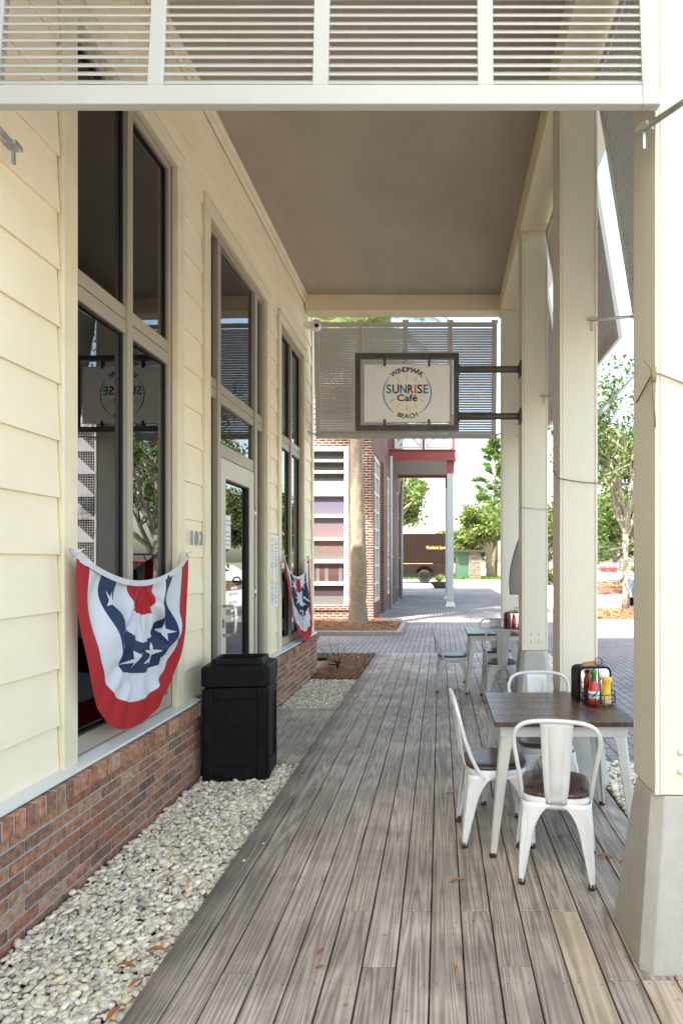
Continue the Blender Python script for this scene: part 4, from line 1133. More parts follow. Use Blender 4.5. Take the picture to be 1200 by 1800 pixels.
for i,(hx,dz) in enumerate(((.088,.218),(.08,.226),(.07,.233))):
    m.add([(-hx,-.04,dz-.03),(hx,-.045,dz-.026),(hx*.95,.04,dz-.028),(-hx,.04,dz-.03),(-hx*.7,0,dz+.004),(hx*.6,.0,dz+.01)], [(0,1,5,4),(2,3,4,5),(1,2,5),(3,0,4)])
m.build('napkins', M['napkin'], nd, solid=.002)
c2 = copy_tree(c1); c2['label'] = 'black wire condiment caddy on the far table, half hidden by the third post'; c2.location = (1.02,8.1,.7715)
bottle('ketchup_bottle', 'red ketchup bottle in the far caddy beside the third post', 'bottle', (.985,8.06,.781),
    [('bottle_body', [(.028,0),(.031,.006),(.031,.10),(.026,.135),(.02,.15)], 'ketchup',1,1), ('cap', [(.021,.15),(.019,.18),(.006,.20),(0,.202)], 'ketchup',1,1)])
n2 = copy_tree(nd); n2['label'] = 'black napkin dispenser on the far table beside the third post'; n2.location = (1.00,8.26,.7715)

# twine round posts
def twine(name, pts, label, r=.004):
    m = MB(); m.tube(pts, r, 6); return tag(m.build(name, M['twine']), label, 'twine')
e = .012
twine('twine', [(PX0-e,POSTS[0]+.2,2.40),(PX0-e,POSTS[0]-e,2.47),(PX0+.02,POSTS[0]-e-.004,2.46),(1.2,POSTS[0]-e,2.35)], 'thin brown twine knotted round the nearest post')
tw = MB(); tw.tube([(PX0-.012,POSTS[0]-.016,2.47),(PX0-.015,POSTS[0]-.02,2.40),(PX0-.006,POSTS[0]-.02,2.24)],.004,6); tw.tube([(PX0-.012,POSTS[0]-.016,2.47),(PX0-.05,POSTS[0]-.02,2.52)],.003,6); tw.tube([(PX0-.012,POSTS[0]-.018,2.49),(PX0-.012,POSTS[0]-.018,2.43)],.012,8)
tag(tw.build('twine_knot', M['twine']), 'loose knot of twine with hanging ends on the nearest post', 'twine')
twine('twine', [(PX0-e,POSTS[1]+.28,2.42),(PX0-e,POSTS[1]-e,2.305),(PX0+.1,POSTS[1]-e-.003,2.285),(PX0+.2,POSTS[1]-e,2.272),(1.2,POSTS[1]-e,2.27)], 'thin brown twine round the second post')
twine('twine', [(PX0-e,POSTS[2]+.2,2.25),(PX0-e,POSTS[2]-e,2.275),(PX0+.15,POSTS[2]-e-.003,2.258),(1.19,POSTS[2]-e,2.25)], 'thin pale twine round the third post', .003)
# banner behind the third post
bn = MB(); prof = []
for i in range(21):
    f = i/20; z = 2.09-.80*f; hw = .012+.175*math.sin(math.pi*min(1,f*.62+.0))**.9
    prof.append((hw, z))
lo = [(1.0-h_*1.0, 7.05+.02*math.sin(6*z_), z_) for h_,z_ in prof]; mi = [(1.0, 7.02+.02*math.sin(6*z_), z_) for h_,z_ in prof]; hi = [(1.0+h_*.6, 7.05, z_) for h_,z_ in prof]
bn.loft([lo,mi,hi],0,False,False,True,closed=False)
b_ = empty('hanging_banner', (1.0,7.05,1.3), 0, 'pale cloth banner hanging behind the third post', 'banner')
rel(bn,b_).build('cloth', M['clothwhite'], b_, solid=.004)
bm_ = MB(); bm_.tube(lo, .006, 6); rel(bm_,b_).build('edge_cord', M['signmetal'], b_)
# flag pole bracket on second post
fp = empty('flag_pole', (1.19,4.66,2.80), 0, 'grey angled flag pole in a bracket on the outer side of the second post', 'flag pole')
m = MB(); m.tube([(0,0,0),(.42,-.12,.42)], .012, 10); m.build('pole', M['galv'], fp)
m = MB(); m.box(-.004,.012,-.04,.04,-.06,.08); m.tube([(.01,0,.0),(.10,-.03,.09)], .020, 12); m.build('bracket', M['galv'], fp)

# fallen leaves
def leaf_mesh():
    m = MB(); rows = []
    for i in range(9):
        f = i/8; wv = .011*math.sin(math.pi*f)**.8+.0006; x = -.035+.07*f; z = .004+.010*math.sin(math.pi*f)
        rows.append([(x,-wv,z+.004),(x,0,z-.001),(x,wv,z+.005)])
    m.loft(rows,0,False,False,True,closed=False); m.tube([(.035,0,.004),(.05,.002,.006)],.0008,5)
    return m
lf = leaf_mesh().build('fallen_leaf', M['leafdry'], fixn=False)
def deck_pt(px, py, z=0): Y = F*(H-z)/(py-CY); return ((px-CX)*Y/F, Y, z)
spots = [((803,1551),0,20,1.1,'curled orange leaf on the deck left of the near chair legs'),((1062,1508),0,-15,1.1,'curled orange leaf on the deck right of the near chair'),
 ((563,1674),0,70,.7,'small red brown leaf on the deck boards toward the pebbles'),((562,1702),0,20,.6,'tiny red leaf on a deck board below another'),
 ((988,1472),0,10,.9,'brown leaf under the near table'),((790,1397),0,160,.8,'dark leaf on the deck left of the sideways chair'),
 ((1092,1516),0,50,.7,'brown leaf on the deck beside the plinth'),((800,1705),0,80,.6,'small brown leaf on the front deck boards'),
 ((275,1678),-.02,5,1.2,'orange leaf lying on the pebbles near the deck edge'),((222,1705),-.02,175,1.2,'reddish leaf on the pebbles toward the brick wall'),
 ((199,1790),-.02,80,1.1,'bright orange leaf on the pebbles at the deck corner'),((238,1735),-.02,60,.9,'dark red leaf on the pebbles by the deck edge'),
 ((803,1214),0,0,1.3,'dark leaf on the deck under the far table')]
for i,(pp,z,a,s_,lab) in enumerate(spots):
    o = lf if i == 0 else lf.copy()
    if i: COL.objects.link(o)
    o.location = deck_pt(pp[0],pp[1],z) if z == 0 else tuple(Vector(deck_pt(pp[0],pp[1],z))+Vector((0,0,.008)))
    if z == 0: o.location.z = .001
    o.rotation_euler = (0,0,R(a)); o.scale = (s_,)*3
    tag(o, lab, 'leaf', 'dry leaves fallen on deck and pebbles')

# small dead shrub at the end of the knee wall
ds = empty('bare_shrub', (-1.62,9.55,-.05), 0, 'small leafless shrub with wiry black stems beside the end of the knee wall', 'shrub')
m = MB(); rng = random.Random(8)
for i in range(7):
    a = R(-70+i*24); l = rng.uniform(.28,.42)
    m.tube([(0,0,0),(.02*math.sin(a),0,.12),(l*math.sin(a)*.6,rng.uniform(-.1,.1),.12+l*math.cos(a)*.6),(l*math.sin(a),rng.uniform(-.15,.15),.12+l*math.cos(a))],[.008,.006,.004,.003],6)
m.box(-.13,.02,-.02,.02,.09,.115)
m.build('stem', M['wire'], ds)
m = MB()
for i in range(7):
    a = R(-70+i*24); m.lathe([(0,-.012),(.011,0),(0,.012)],(.34*math.sin(a),rng.uniform(-.1,.1),.12+.34*math.cos(a)),8)
m.build('bud', M['clothwhite'], ds)

# ------------------------------------------------------------------ inside the cafe
sb = empty('bag_heap', (-2.55,3.5,.05), 0, 'heap of crumpled clear bags inside the nearer window', 'bag')
m = MB(); rs = np.random.RandomState(2)
for c,rad in (((0,0,.55),.28),((.1,.3,.5),.25),((-.2,-.2,.6),.25)):
    prof = MB(); prof.lathe([(max(0,rad*math.sin(math.pi*i/14)),-rad*math.cos(math.pi*i/14)) for i in range(15)], (0,0,0), 28)
    prof.v = [tuple(np.array(c)+np.array(v)*(1+.10*math.sin(13*v[0]/rad*2+c[0]*9)*math.sin(11*v[2]/rad*2)+.06*math.sin(23*v[1]/rad*2))) for v in prof.v]
    m.merge(prof)
m.build('bags', M['bag'], sb)
m = MB(); m.box(-.35,.25,-.5,.6,0,.35); m.build('crate', M['roomdark'], sb, bevel=.01)
cb_ = empty('folded_umbrella', (-2.75,3.35,.05), 0, 'dark cloth covered folded umbrella standing inside the nearer window', 'umbrella')
m = MB(); m.lathe([(.26,.3),(.24,.9),(.2,1.4),(.14,1.85),(.03,2.1),(0,2.12)], (0,0,0), 26); m.v = [(x*(1+.12*math.sin(9*math.atan2(y,x))),y*(1+.12*math.sin(9*math.atan2(y,x))),z) for x,y,z in m.v]; m.build('canopy', M['cablack'], cb_)
m = MB(); m.tube([(0,0,0),(0,0,.35)],.03,10); m.lathe([(.22,0),(.22,.06),(.05,.1)],(0,0,0),20); m.build('base', M['signmetal'], cb_)
ct = empty('service_counter', (-5.0,6.5,.05), 0, 'long service counter inside the cafe behind the door', 'counter')
m = MB(); m.box(-.35,.35,-2.3,2.3,0,1.0); m.build('front', M['roomdark'], ct, bevel=.01)
m = MB(); m.box(-.42,.42,-2.36,2.36,1.002,1.05); m.build('counter_top', M['seatwood'], ct, bevel=.006)

# ------------------------------------------------------------------ far brick building
FB = empty('brick_building', (0,0,0), 0, 'red brick building with white windows and a balcony on steel columns', 'building')
YF, XR = 17.2, -1.9
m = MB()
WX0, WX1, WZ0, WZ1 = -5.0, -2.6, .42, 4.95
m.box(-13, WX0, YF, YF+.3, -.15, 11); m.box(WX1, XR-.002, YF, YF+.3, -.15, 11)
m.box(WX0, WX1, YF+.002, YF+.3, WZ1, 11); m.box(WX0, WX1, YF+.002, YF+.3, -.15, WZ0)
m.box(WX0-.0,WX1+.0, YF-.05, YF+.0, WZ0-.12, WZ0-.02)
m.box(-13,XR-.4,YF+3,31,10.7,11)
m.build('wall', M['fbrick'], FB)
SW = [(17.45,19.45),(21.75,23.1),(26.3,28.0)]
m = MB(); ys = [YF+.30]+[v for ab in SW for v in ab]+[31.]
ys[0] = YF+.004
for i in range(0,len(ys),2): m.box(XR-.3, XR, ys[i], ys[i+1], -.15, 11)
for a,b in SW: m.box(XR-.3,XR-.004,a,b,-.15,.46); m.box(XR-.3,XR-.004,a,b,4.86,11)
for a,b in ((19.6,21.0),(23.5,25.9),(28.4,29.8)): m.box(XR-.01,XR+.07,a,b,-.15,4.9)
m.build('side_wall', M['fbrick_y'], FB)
# front display window
fw = empty('window'); fw.parent = FB
def zz(y): return H+(CY-y)*YF/F
m = MB(); fy0, fy1 = YF-.02, YF+.12
m.box(WX1-.13,WX1,fy0,fy1,WZ0,WZ1); m.box(WX0,WX0+.13,fy0,fy1,WZ0,WZ1); m.box(WX0+.13,WX1-.13,fy0,fy1,WZ1-.12,WZ1); m.box(-3.86,-3.74,fy0+.003,fy1,WZ0,WZ1-.12)
rowsz = [(792.5,807.5),(812,827),(832,846),(872,905),(910,945),(950,984),(990,1023),(1029,1064)]
prev = WZ1-.12
for a,b in rowsz:
    m.box(WX0+.13,WX1-.13,fy0+.006,fy1,zz(a),prev-.0005) if prev-zz(a) > .01 else None
    prev = zz(b)
m.box(WX0+.13,WX1-.13,fy0+.006,fy1,WZ0,prev)
m.build('frame', M['fwhite'], fw, bevel=.01)
m = MB(); m.box(WX0+.1,WX1-.1,YF+.07,YF+.075,zz(846)-.05,WZ1-.1); m.build('pane', M['darkglass'], fw)
m = MB(); m.box(WX0+.1,WX1-.1,YF+.09,YF+.095,WZ0,zz(860)); m.build('sunset_print', M['sunset'], fw)
m = MB()
for x_ in (-3.55,-3.3,-2.9): m.box(x_,x_+.10,YF+.085,YF+.089,zz(1030),zz(955))
m.box(WX0+.1,WX1-.1,YF+.085,YF+.0885,zz(1068),zz(1048)); m.box(WX0+.1,WX1-.1,YF+.083,YF+.0865,zz(985),zz(973))
m.build('printed_silhouette', M['roomdark'], fw)
for a,b in SW:
    w_ = empty('window'); w_.parent = FB
    m = MB(); x0,x1 = XR-.16,XR-.04; z0,z1 = .46,4.86
    m.box(x0,x1,a,a+.1,z0,z1); m.box(x0,x1,b-.1,b,z0,z1); m.box(x0,x1-.002,a+.1,b-.1,z1-.12,z1); m.box(x0,x1-.002,a+.1,b-.1,z0,z0+.12)
    m.box(x0+.01,x1-.01,(a+b)/2-.05,(a+b)/2+.05,z0+.12,z1-.12)
    for k_ in range(1,8): m.box(x0+.02,x1-.02,a+.1,b-.1,z0+(z1-z0)*k_/8-.035,z0+(z1-z0)*k_/8+.035)
    m.build('frame', M['fwhite'], w_)
    m = MB(); m.box(XR-.13,XR-.125,a+.05,b-.05,z0+.05,z1-.05); m.build('pane', M['darkglass'], w_)
for y in (21.3,27.2):
    m = MB(); m.tube([(XR+.17,y,.0),(XR+.17,y,5.4 if y < 22 else 5.3)], .055, 12)
    for z_ in (1.8,3.6): m.tube([(XR+.17,y,z_),(XR+.17,y,z_+.08)], .068, 12); m.box(XR,XR+.17,y-.02,y+.02,z_+.01,z_+.05)
    m.build('downpipe', M['fpost'], FB)
# balcony
bl = empty('balcony'); bl.parent = FB
m = MB(); BX0,BX1,BY0,BY1 = XR+.02,.58,22.5,27.2
for yy in (BY0,BY1-.12): m.box(BX0,BX1,yy,yy+.12,5.50,5.82); m.box(BX0,BX1+.02,yy-.06,yy+.18,5.822,5.862); m.box(BX0,BX1+.02,yy-.06,yy+.18,5.44,5.498)
m.box(BX1-.12,BX1-.002,BY0+.12,BY1-.12,5.5,5.82)
m.build('beam', M['redsteel'], bl, bevel=.006)
m = MB(); n = 22
for k_ in range(n):
    a = BY0+.2+(BY1-BY0-.4)*k_/n; m.box(BX0,BX1-.13,a+.004,a+(BY1-BY0-.4)/n-.004,5.55,5.60)
m.build('deck_boards', M['balcdeck'], bl)
m = MB()
for x_ in (-1.75,-.62,.50): m.box(x_-.05,x_+.05,BY0,BY0+.1,5.865,7.1)
for y_ in (24.0,25.6): m.box(BX1-.12,BX1-.02,y_,y_+.1,5.865,7.1)
m.box(BX0,BX1,BY0-.02,BY0+.12,7.1,7.18); m.box(BX1-.14,BX1,BY0+.12,BY1,7.1,7.18)
m.build('railing_post', M['redsteel'], bl)
m = MB()
for a,b in ((-1.69,-.68),(-.56,.44)):
    y_ = BY0+.05
    m.box(a,b,y_-.02,y_+.02,5.9,5.98); m.box(a,b,y_-.02,y_+.02,6.98,7.06); m.box(a,a+.08,y_-.021,y_+.019,5.98,6.98); m.box(b-.08,b,y_-.021,y_+.019,5.98,6.98)
    m.obox((a+.08,y_-.004,6.0),(b-.08,y_-.004,6.96),.03,.10,(0,0,1)); m.obox((a+.08,y_+.004,6.96),(b-.08,y_+.004,6.0),.03,.10,(0,0,1))
    k_ = a
    while k_ < b: m.box(k_,k_+.012,y_+.022,y_+.03,5.9,7.05); k_ += .08
    k_ = 5.95
    while k_ < 7.05: m.box(a,b,y_+.03,y_+.036,k_,k_+.012); k_ += .08
m.build('railing_panel', M['fwhite'], bl)
for cx_, cy_ in ((.385,22.6),(.36,27.0)):
    c_ = empty('column'); c_.parent = FB
    m = MB(); m.box(cx_-.125,cx_+.125,cy_,cy_+.25,.16,4.98); m.build('shaft', M['fpost'], c_, bevel=.01)
    m = MB(); m.box(cx_-.13,cx_+.13,cy_-.006,cy_+.256,4.98,5.43); m.build('capital', M['redsteel'], c_, bevel=.01)
    m = MB(); m.frustum((cx_-.20,cx_+.20,cy_-.08,cy_+.33),-.01,(cx_-.13,cx_+.13,cy_-.01,cy_+.26),.17); m.build('plinth', M['fwhite'], c_, bevel=.01)

# planter edging
pe = MB(); pe.box(-6,-.88,13.62,13.80,-.03,.10); pe.box(-1.0,-.88,13.80,16.1,-.03,.1001); pe.box(-6,-5.88,13.8,17.1,-.03,.10); pe.box(-1.7,-.88,16.1,16.22,-.03,.0995)
tag(pe.build('planter_edging', M['edging'], bevel=.012), 'low grey stone edging round the palm bed', 'edging')

# ------------------------------------------------------------------ vegetation
def leaf_object(name, centers, mat, leaf, seed, parent, elong=1.7, per=60, up=.3):
    rs = np.random.RandomState(seed)
    P = []
    for c, rad in centers:
        n = max(3, int(per*(.6+.8*rs.rand())))
        d = rs.randn(n,3); d /= np.linalg.norm(d,axis=1)[:,None]; r = rad*rs.rand(n,1)**.45
        P.append(np.array(c)+d*r*np.array([1,1,.75]))
    P = np.concatenate(P); n = len(P)
    a = rs.randn(n,3); a /= np.linalg.norm(a,axis=1)[:,None]
    nrm = rs.randn(n,3); nrm[:,2] = np.abs(nrm[:,2])+up
    b = np.cross(nrm,a); b /= np.linalg.norm(b,axis=1)[:,None]+1e-9; a = np.cross(b,nrm); a /= np.linalg.norm(a,axis=1)[:,None]+1e-9
    s = leaf*(.6+.8*rs.rand(n,1))
    l, w_ = a*s*elong/2, b*s/2
    V = np.stack([P-l, P+w_*.9-l*.1, P+l, P-w_*.9-l*.1],1).reshape(-1,3)
    Q = np.arange(4*n).reshape(-1,4)
    me = bpy.data.meshes.new(name); me.from_pydata(V.tolist(),[],Q.tolist()); me.materials.append(mat)
    o = bpy.data.objects.new(name, me); COL.objects.link(o); o.parent = parent
    return o
def tree(name, label, loc, height, r0, fork, spread, seed, leafmat, leaf, bark='bark', per=40, levels=3, nl=6, clump=.5, group=None, cat='tree', elong=1.7, upb=.55, lean=0.):
    rng = random.Random(seed); root = empty(name, loc, 0, label, cat, group)
    m = MB(); tips = []
    tp = Vector((lean,0,fork))
    m.tube([(0,0,-.1),(r0*.1,0,fork*.3),(lean*.6-r0*.2,.02,fork*.65),tp],[r0*1.25,r0*1.0,r0*.92,r0*.85],12)
    def branch(p, d, l, r, lev):
        n = 4; pts = [p]; q = p.copy(); dd = d.copy()
        for i in range(n):
            dd = (dd+Vector((rng.gauss(0,.18),rng.gauss(0,.18),rng.gauss(.05,.12)))).normalized(); q = q+dd*l/n; pts.append(q.copy())
        m.tube(pts, [r*(1-.55*i/n) for i in range(n+1)], 7 if lev else 9, cap=False)
        if lev >= levels-1:
            tips.extend([(tuple(pts[k]), clump*rng.uniform(.7,1.2)) for k in (2,3,4)]); return
        if lev >= 1: tips.append((tuple(pts[-2]), clump*.7))
        for i in range(rng.randint(3,4)):
            s_ = pts[rng.choice([2,3,4])]; ax = Vector((rng.gauss(0,1),rng.gauss(0,1),rng.gauss(.1,.5))).normalized()
            nd = (dd*.75+ax*.85); nd.z = nd.z*.8+.12; branch(s_, nd.normalized(), l*rng.uniform(.5,.72), r*.5, lev+1)
    for i in range(nl):
        a = 2*math.pi*i/nl+rng.uniform(-.4,.4); el = rng.uniform(.35,1.2) if i else 1.4
        dirv = Vector((math.cos(a)*math.cos(el)*spread,math.sin(a)*math.cos(el)*spread,math.sin(el))).normalized()
        branch(tp-Vector((0,0,rng.uniform(0,.25)*fork*.3)), dirv, (height-fork)*upb*rng.uniform(.8,1.15), r0*.6, 0)
    m.build('trunk', M[bark], root)
    leaf_object('crown', tips, M[leafmat], leaf, seed, root, elong, per)
    return root
def pine(name, label, loc, height, r0, seed, bare=.35, group=None):
    rng = random.Random(seed); root = empty(name, loc, 0, label, 'tree', group); m = MB(); tips = []
    m.tube([(0,0,-.1),(.1,0,height*.4),(0,.1,height*.75),(.05,0,height)],[r0,r0*.8,r0*.5,r0*.12],9)
    z = height*bare
    while z < height*.99:
        f = (z/height-bare)/(1-bare); l = height*.22*(1-.72*f)
        for i in range(rng.randint(3,5)):
            a = rng.uniform(0,6.28); q = Vector((0,0,z)); ll = l*rng.uniform(.6,1.1)
            e_ = q+Vector((math.cos(a)*ll,math.sin(a)*ll,ll*rng.uniform(.05,.5)))
            m.tube([q,(q+e_)/2-Vector((0,0,.05*ll)),e_],[r0*.22,r0*.15,r0*.05],5,cap=False)
            for t_ in (.5,.72,.9,1.): tips.append((tuple(q+(e_-q)*t_+Vector((0,0,.1))), .42*rng.uniform(.7,1.2)))
        z += height*.035
    m.build('trunk', M['bark'], root)
    leaf_object('crown', tips, M['leafpine'], .085, seed, root, 5.5, 55, .1)
    return root
GT = 'trees beyond the plaza'
tree('oak_tree','pale barked young oak on the mulch island seen between the two nearest posts',(6.15,20.0,.08),9.2,.115,2.5,.55,21,'leafoak',.085,'palebark',30,3,7,.42,GT,upb=.50)
tree('oak_tree','airy oak above the brown van beside the brick building',(-4.4,58,-.1),12.5,.3,3.6,1.0,22,'leafbright',.20,'bark',34,3,8,.9,GT,upb=.5)
tree('oak_tree','light green tree with a short trunk right of the steel columns',(4.9,60,-.1),7.6,.36,2.6,1.0,23,'leafbright',.20,'bark',46,3,8,.85,GT,upb=.5)
tree('oak_tree','bushy tree low behind the green enclosure',(1.8,68,-.1),6.6,.25,1.8,1.1,24,'leafbright',.22,'bark',45,3,7,.9,GT,upb=.5)
pine('pine_tree','tall bright green pine left of the fourth post',(6.0,66,-.1),15.5,.28,25,.33,GT)
pine('pine_tree','second pine half hidden behind the fourth post',(9.2,74,-.1),17,.3,26,.33,GT)
for i,(x_,y_,h_,lab) in enumerate(((14.5,50,8,'dense dark tree behind the slatted sign'),(18.5,54,10,'tall green tree behind the parked white car'),(11,62,8.5,'green tree between the second and third posts'),(11.4,30,9.5,'leafy street tree mirrored in the nearer window'),(7.8,46,8.5,'leafy street tree mirrored in the glass door'),(22,60,11,'tall tree farthest right beyond the road'))):
    tree('street_tree', lab, (x_,y_,-.1),h_,.22,1.9,1.0,30+i,'leafoak',.17,'bark',44,3,8,.8,GT,upb=.5)
# hedges
for i,(x0,x1,y_,lab) in enumerate(((5.2,9.5,43,'clipped green hedge along the road'),(12,20,46.5,'dark hedge behind the parked white car'))):
    rs = np.random.RandomState(40+i); h_ = empty('hedge',((x0+x1)/2,y_,0),0,lab,'hedge')
    cs = [((rs.uniform(x0,x1)-(x0+x1)/2, rs.uniform(-.5,.5), rs.uniform(.2,1.15)), .35) for _ in range(int((x1-x0)*34))]
    leaf_object('foliage', cs, M['leafoak'], .11, 41+i, h_, 1.6, 34)
    m = MB()
    for k_ in range(int((x1-x0)*2)): xx = x0+.25+k_*.5-(x0+x1)/2; m.tube([(xx,0,0),(xx+.05,.05,.6)],.02,6)
    m.build('stem', M['bark'], h_)
# palm in the bed
PL = empty('palm_tree', (-2.13,15.6,.0), 0, 'palm with a rough pale trunk in the bed beside the brick building', 'tree')
m = MB(); prof = []
for i in range(60):
    z = i*.127; r = .225*(1-.35*min(1,z/5.0))+(.05*max(0,1-z/.5)); prof.append((r*(1+.035*math.sin(i*2.1)+.02*math.sin(i*.9)), z))
m.lathe(prof,(0,0,0),18)
m.v = [(x+.03*math.sin(z*1.1)+.012*math.sin(8*math.atan2(y,x)+z*5), y+.012*math.sin(7*math.atan2(y,x)-z*6), z) for x,y,z in m.v]
m.build('trunk', M['palmbark'], PL)
def frond(L_, seed):
    rs = random.Random(seed); m = MB(); pts = []
    n = 16; p = Vector((0,0,0)); d = Vector((.75,0,.75)).normalized()
    for i in range(n+1):
        pts.append(p.copy()); d = (d+Vector((0,0,-.115))).normalized(); p = p+d*L_/n
    m.tube(pts,[.025*(1-.85*i/n) for i in range(n+1)],6)
    for i in range(2,n+1):
        for q in (0,.33,.66):
            j = min(i,n-1); b_ = pts[j]+(pts[min(j+1,n)]-pts[j])*q; f = (i+q)/n; ll = .62*math.sin(math.pi*min(.97,f*.9+.1))+.08
            t_ = (pts[min(j+1,n)]-pts[j]).normalized()
            for sd in (-1,1):
                e_ = b_+(t_*.55+Vector((0,sd,.15-.35*f))*.9).normalized()*ll*rs.uniform(.85,1.1)+Vector((0,0,-.12*ll))
                mid = (b_+e_)/2+Vector((0,0,.05*ll)); wv = t_*.017
                m.add([b_-wv,b_+wv,mid+wv,mid-wv,e_],[(0,1,2,3),(3,2,4)])
    return m
fr0 = None; rng = random.Random(5)
for i in range(22):
    if i < 3: o = frond(2.5+.2*i, i).build('frond', M['frond'], PL, fixn=False); protos = (protos if i else [])+[o]
    else: o = protos[i%3].copy(); COL.objects.link(o); o.parent = PL
    o.location = (.03,0,7.45); tilt = rng.uniform(-.55,.75); o.rotation_euler = (0, tilt, i*2.4)

# ------------------------------------------------------------------ vehicles and street things
def wheel(par, x, y, z, r, wdt, axis='y'):
    wh = empty('wheel', (x,y,z)); wh.parent = par
    rot = Matrix.Rotation(R(90),4,'X')
    m = MB(); m.lathe([(r*.62,-wdt/2),(r*.9,-wdt/2),(r,-wdt*.36),(r,wdt*.36),(r*.9,wdt/2),(r*.62,wdt/2)],(0,0,0),28,cap=False); mm = MB(); mm.merge(m,rot); mm.build('tyre', M['tyre'], wh)
    m = MB(); m.lathe([(r*.64,-wdt*.42),(r*.56,-wdt*.46),(r*.5,-wdt*.25),(r*.2,-wdt*.2),(r*.16,-wdt*.4),(0,-wdt*.4)],(0,0,0),24); m.lathe([(r*.64,wdt*.42),(r*.56,wdt*.46),(r*.5,wdt*.25),(r*.2,wdt*.2),(0,wdt*.2)],(0,0,0),24); mm = MB(); mm.merge(m,rot); mm.build('rim', M['rimgrey'], wh)
    m = MB(); m.lathe([(0,wdt*.3),(r*.30,wdt*.3),(r*.42,wdt*.22)],(0,0,0),16); mm = MB(); mm.merge(m,rot); mm.build('hub', M['rubber'], wh)
    return wh
# delivery van, side on, nose to the left
VY = 46.0; vx = lambda px: (px-CX)*VY/F
VN = empty('delivery_van', (-1.2,VY+1.1,0), 0, 'brown step van with gold lettering parked on the road behind the columns', 'van')
def vrel(m): mm = MB(); mm.merge(m, Matrix.Translation((1.2,-(VY+1.1),0))); return mm
x0,x1 = -7.2,.75; Z0,Z1 = .72,3.80
m = MB(); m.box(x0+1.1,x1,VY,VY+2.3,1.62,Z1)
m.box(x0+.6,-1.95,VY+.005,VY+2.295,Z0,1.62); m.box(-.42,x1,VY+.005,VY+2.295,Z0,1.62); m.box(-1.95,-.42,VY+.35,VY+1.95,Z0,1.62)
m.prism([(x0+.0,Z0),(x0+1.1,Z0),(x0+1.1,Z1-.05),(x0+.55,Z1-.15),(x0+.15,2.1)], lambda a,b,d:(a,d,b), VY+.03, VY+2.27)
# wheel arch spandrels
arc_ = [(-1.95,1.62),(-1.95,.72)]+[(-1.185+.72*math.cos(R(a)),.62+.72*math.sin(R(a))) for a in range(172,7,-12)]+[(-.42,.72),(-.42,1.62)]
m.prism(arc_, lambda a,b,d:(a,d,b), VY+.006, VY+.12)
vrel(m).build('body', M['van'], VN, bevel=.05, seg=3)
m = MB(); m.box(x0+1.1,x1+.02,VY-.035,VY+.0,1.66,1.73); m.box(x0+.6,x1+.02,VY-.03,VY+.01,.74,.84)
vrel(m).build('rub_rail', M['van'], VN, bevel=.01)
m = MB(); m.box(x0+1.1,-.55,VY-.012,VY-.0,1.50,1.55); vrel(m).build('stripe', M['gold'], VN)
m = MB()
for z_ in (2.15,2.85):
    for k_ in range(60): m.lathe([(.016,0),(.01,.012),(0,.013)],(x0+1.3+k_*.11,VY-.0,z_),6)
vrel(m).build('rivets', M['van'], VN)
t_ = text_mb('Worldwide Services', 1., .01); lo,hi = bounds(t_); sc = 1.72/(hi[0]-lo[0])
o = MB(); o.merge(t_, Matrix.Translation((-.20-.0,VY-.012,2.62)) @ TXT @ Matrix.Diagonal((sc,.27/.73*1.0,1,1)))
vrel(bold(o,.008)).build('lettering', M['gold'], VN)
m = MB(); m.box(-.60,-.28,VY-.02,VY+.0,1.30,1.38); vrel(m).build('latch', M['rimgrey'], VN, bevel=.01)
m = MB(); m.box(x1-.1,x1+.35,VY+.1,VY+2.2,.62,.74); vrel(m).build('bumper', M['rubber'], VN, bevel=.02)
m = MB(); m.box(x0+.5,x1-.2,VY+.5,VY+1.8,.45,.72); vrel(m).build('chassis', M['rubber'], VN)
m = MB(); m.prism([(x0+.32,2.15),(x0+1.0,2.15),(x0+1.0,3.2),(x0+.62,3.2)], lambda a,b,d:(a,d,b), VY+.0, VY+.032); vrel(m).build('cab_window', M['darkglass'], VN)
for wx,wy in ((-1.185,.28),(-1.185,1.95),(-6.1,.28),(-6.1,1.95)): wheel(VN, wx+1.2, wy-1.1+.0, .53, .53, .32)

def car(name, label, loc, rz, paint, prof, glass, L_, W_, wheels, r=.33, bed=None):
    c = empty(name, loc, rz, label, 'car' if name != 'pickup_truck' else 'pickup')
    m = MB(); m.prism(prof, lambda a,b,d:(a,d,b), -W_/2, W_/2); m.build('body', M[paint], c, bevel=.06, seg=3)
    for g in glass:
        for sd in (-1,1):
            m = MB(); m.prism(g, lambda a,b,d:(a,d,b), sd*(W_/2-.012)-.02, sd*(W_/2-.012)+.02); m.build('window', M['darkglass'], c, bevel=.01)
    for wx in wheels:
        for sd in (-1,1): wheel(c, wx, sd*(W_/2-.1), r, r, .22)
    for sd in (-1,1):
        m = MB(); m.box(-.02,.03,-.15,.15,-.07,.07); o = m.build('headlight', M['whiteplastic'], c, bevel=.02); o.location = (prof[0][0]*1.0+.02 if False else L_/2, sd*(W_/2-.28), .72)
        m = MB(); m.box(-.03,.02,-.12,.12,-.10,.10); o = m.build('tail_light', M['redcar'], c, bevel=.02); o.location = (-L_/2, sd*(W_/2-.22), .8)
    return c
pk = [(2.7,.35),(2.7,.95),(2.5,1.08),(1.25,1.15),(.62,1.75),(-.85,1.78),(-.98,1.18),(-2.75,1.18),(-2.75,.4)]
car('pickup_truck','red pickup truck parked beyond the plaza, mirrored in the nearer window',(17.1,40.5,0.0),R(200),'redcar',pk,[[(1.05,1.17),(.58,1.66),(.0,1.68),(.0,1.17)],[(-.08,1.17),(-.08,1.68),(-.78,1.69),(-.88,1.17)]],5.4,1.95,(1.75,-1.7),.38)
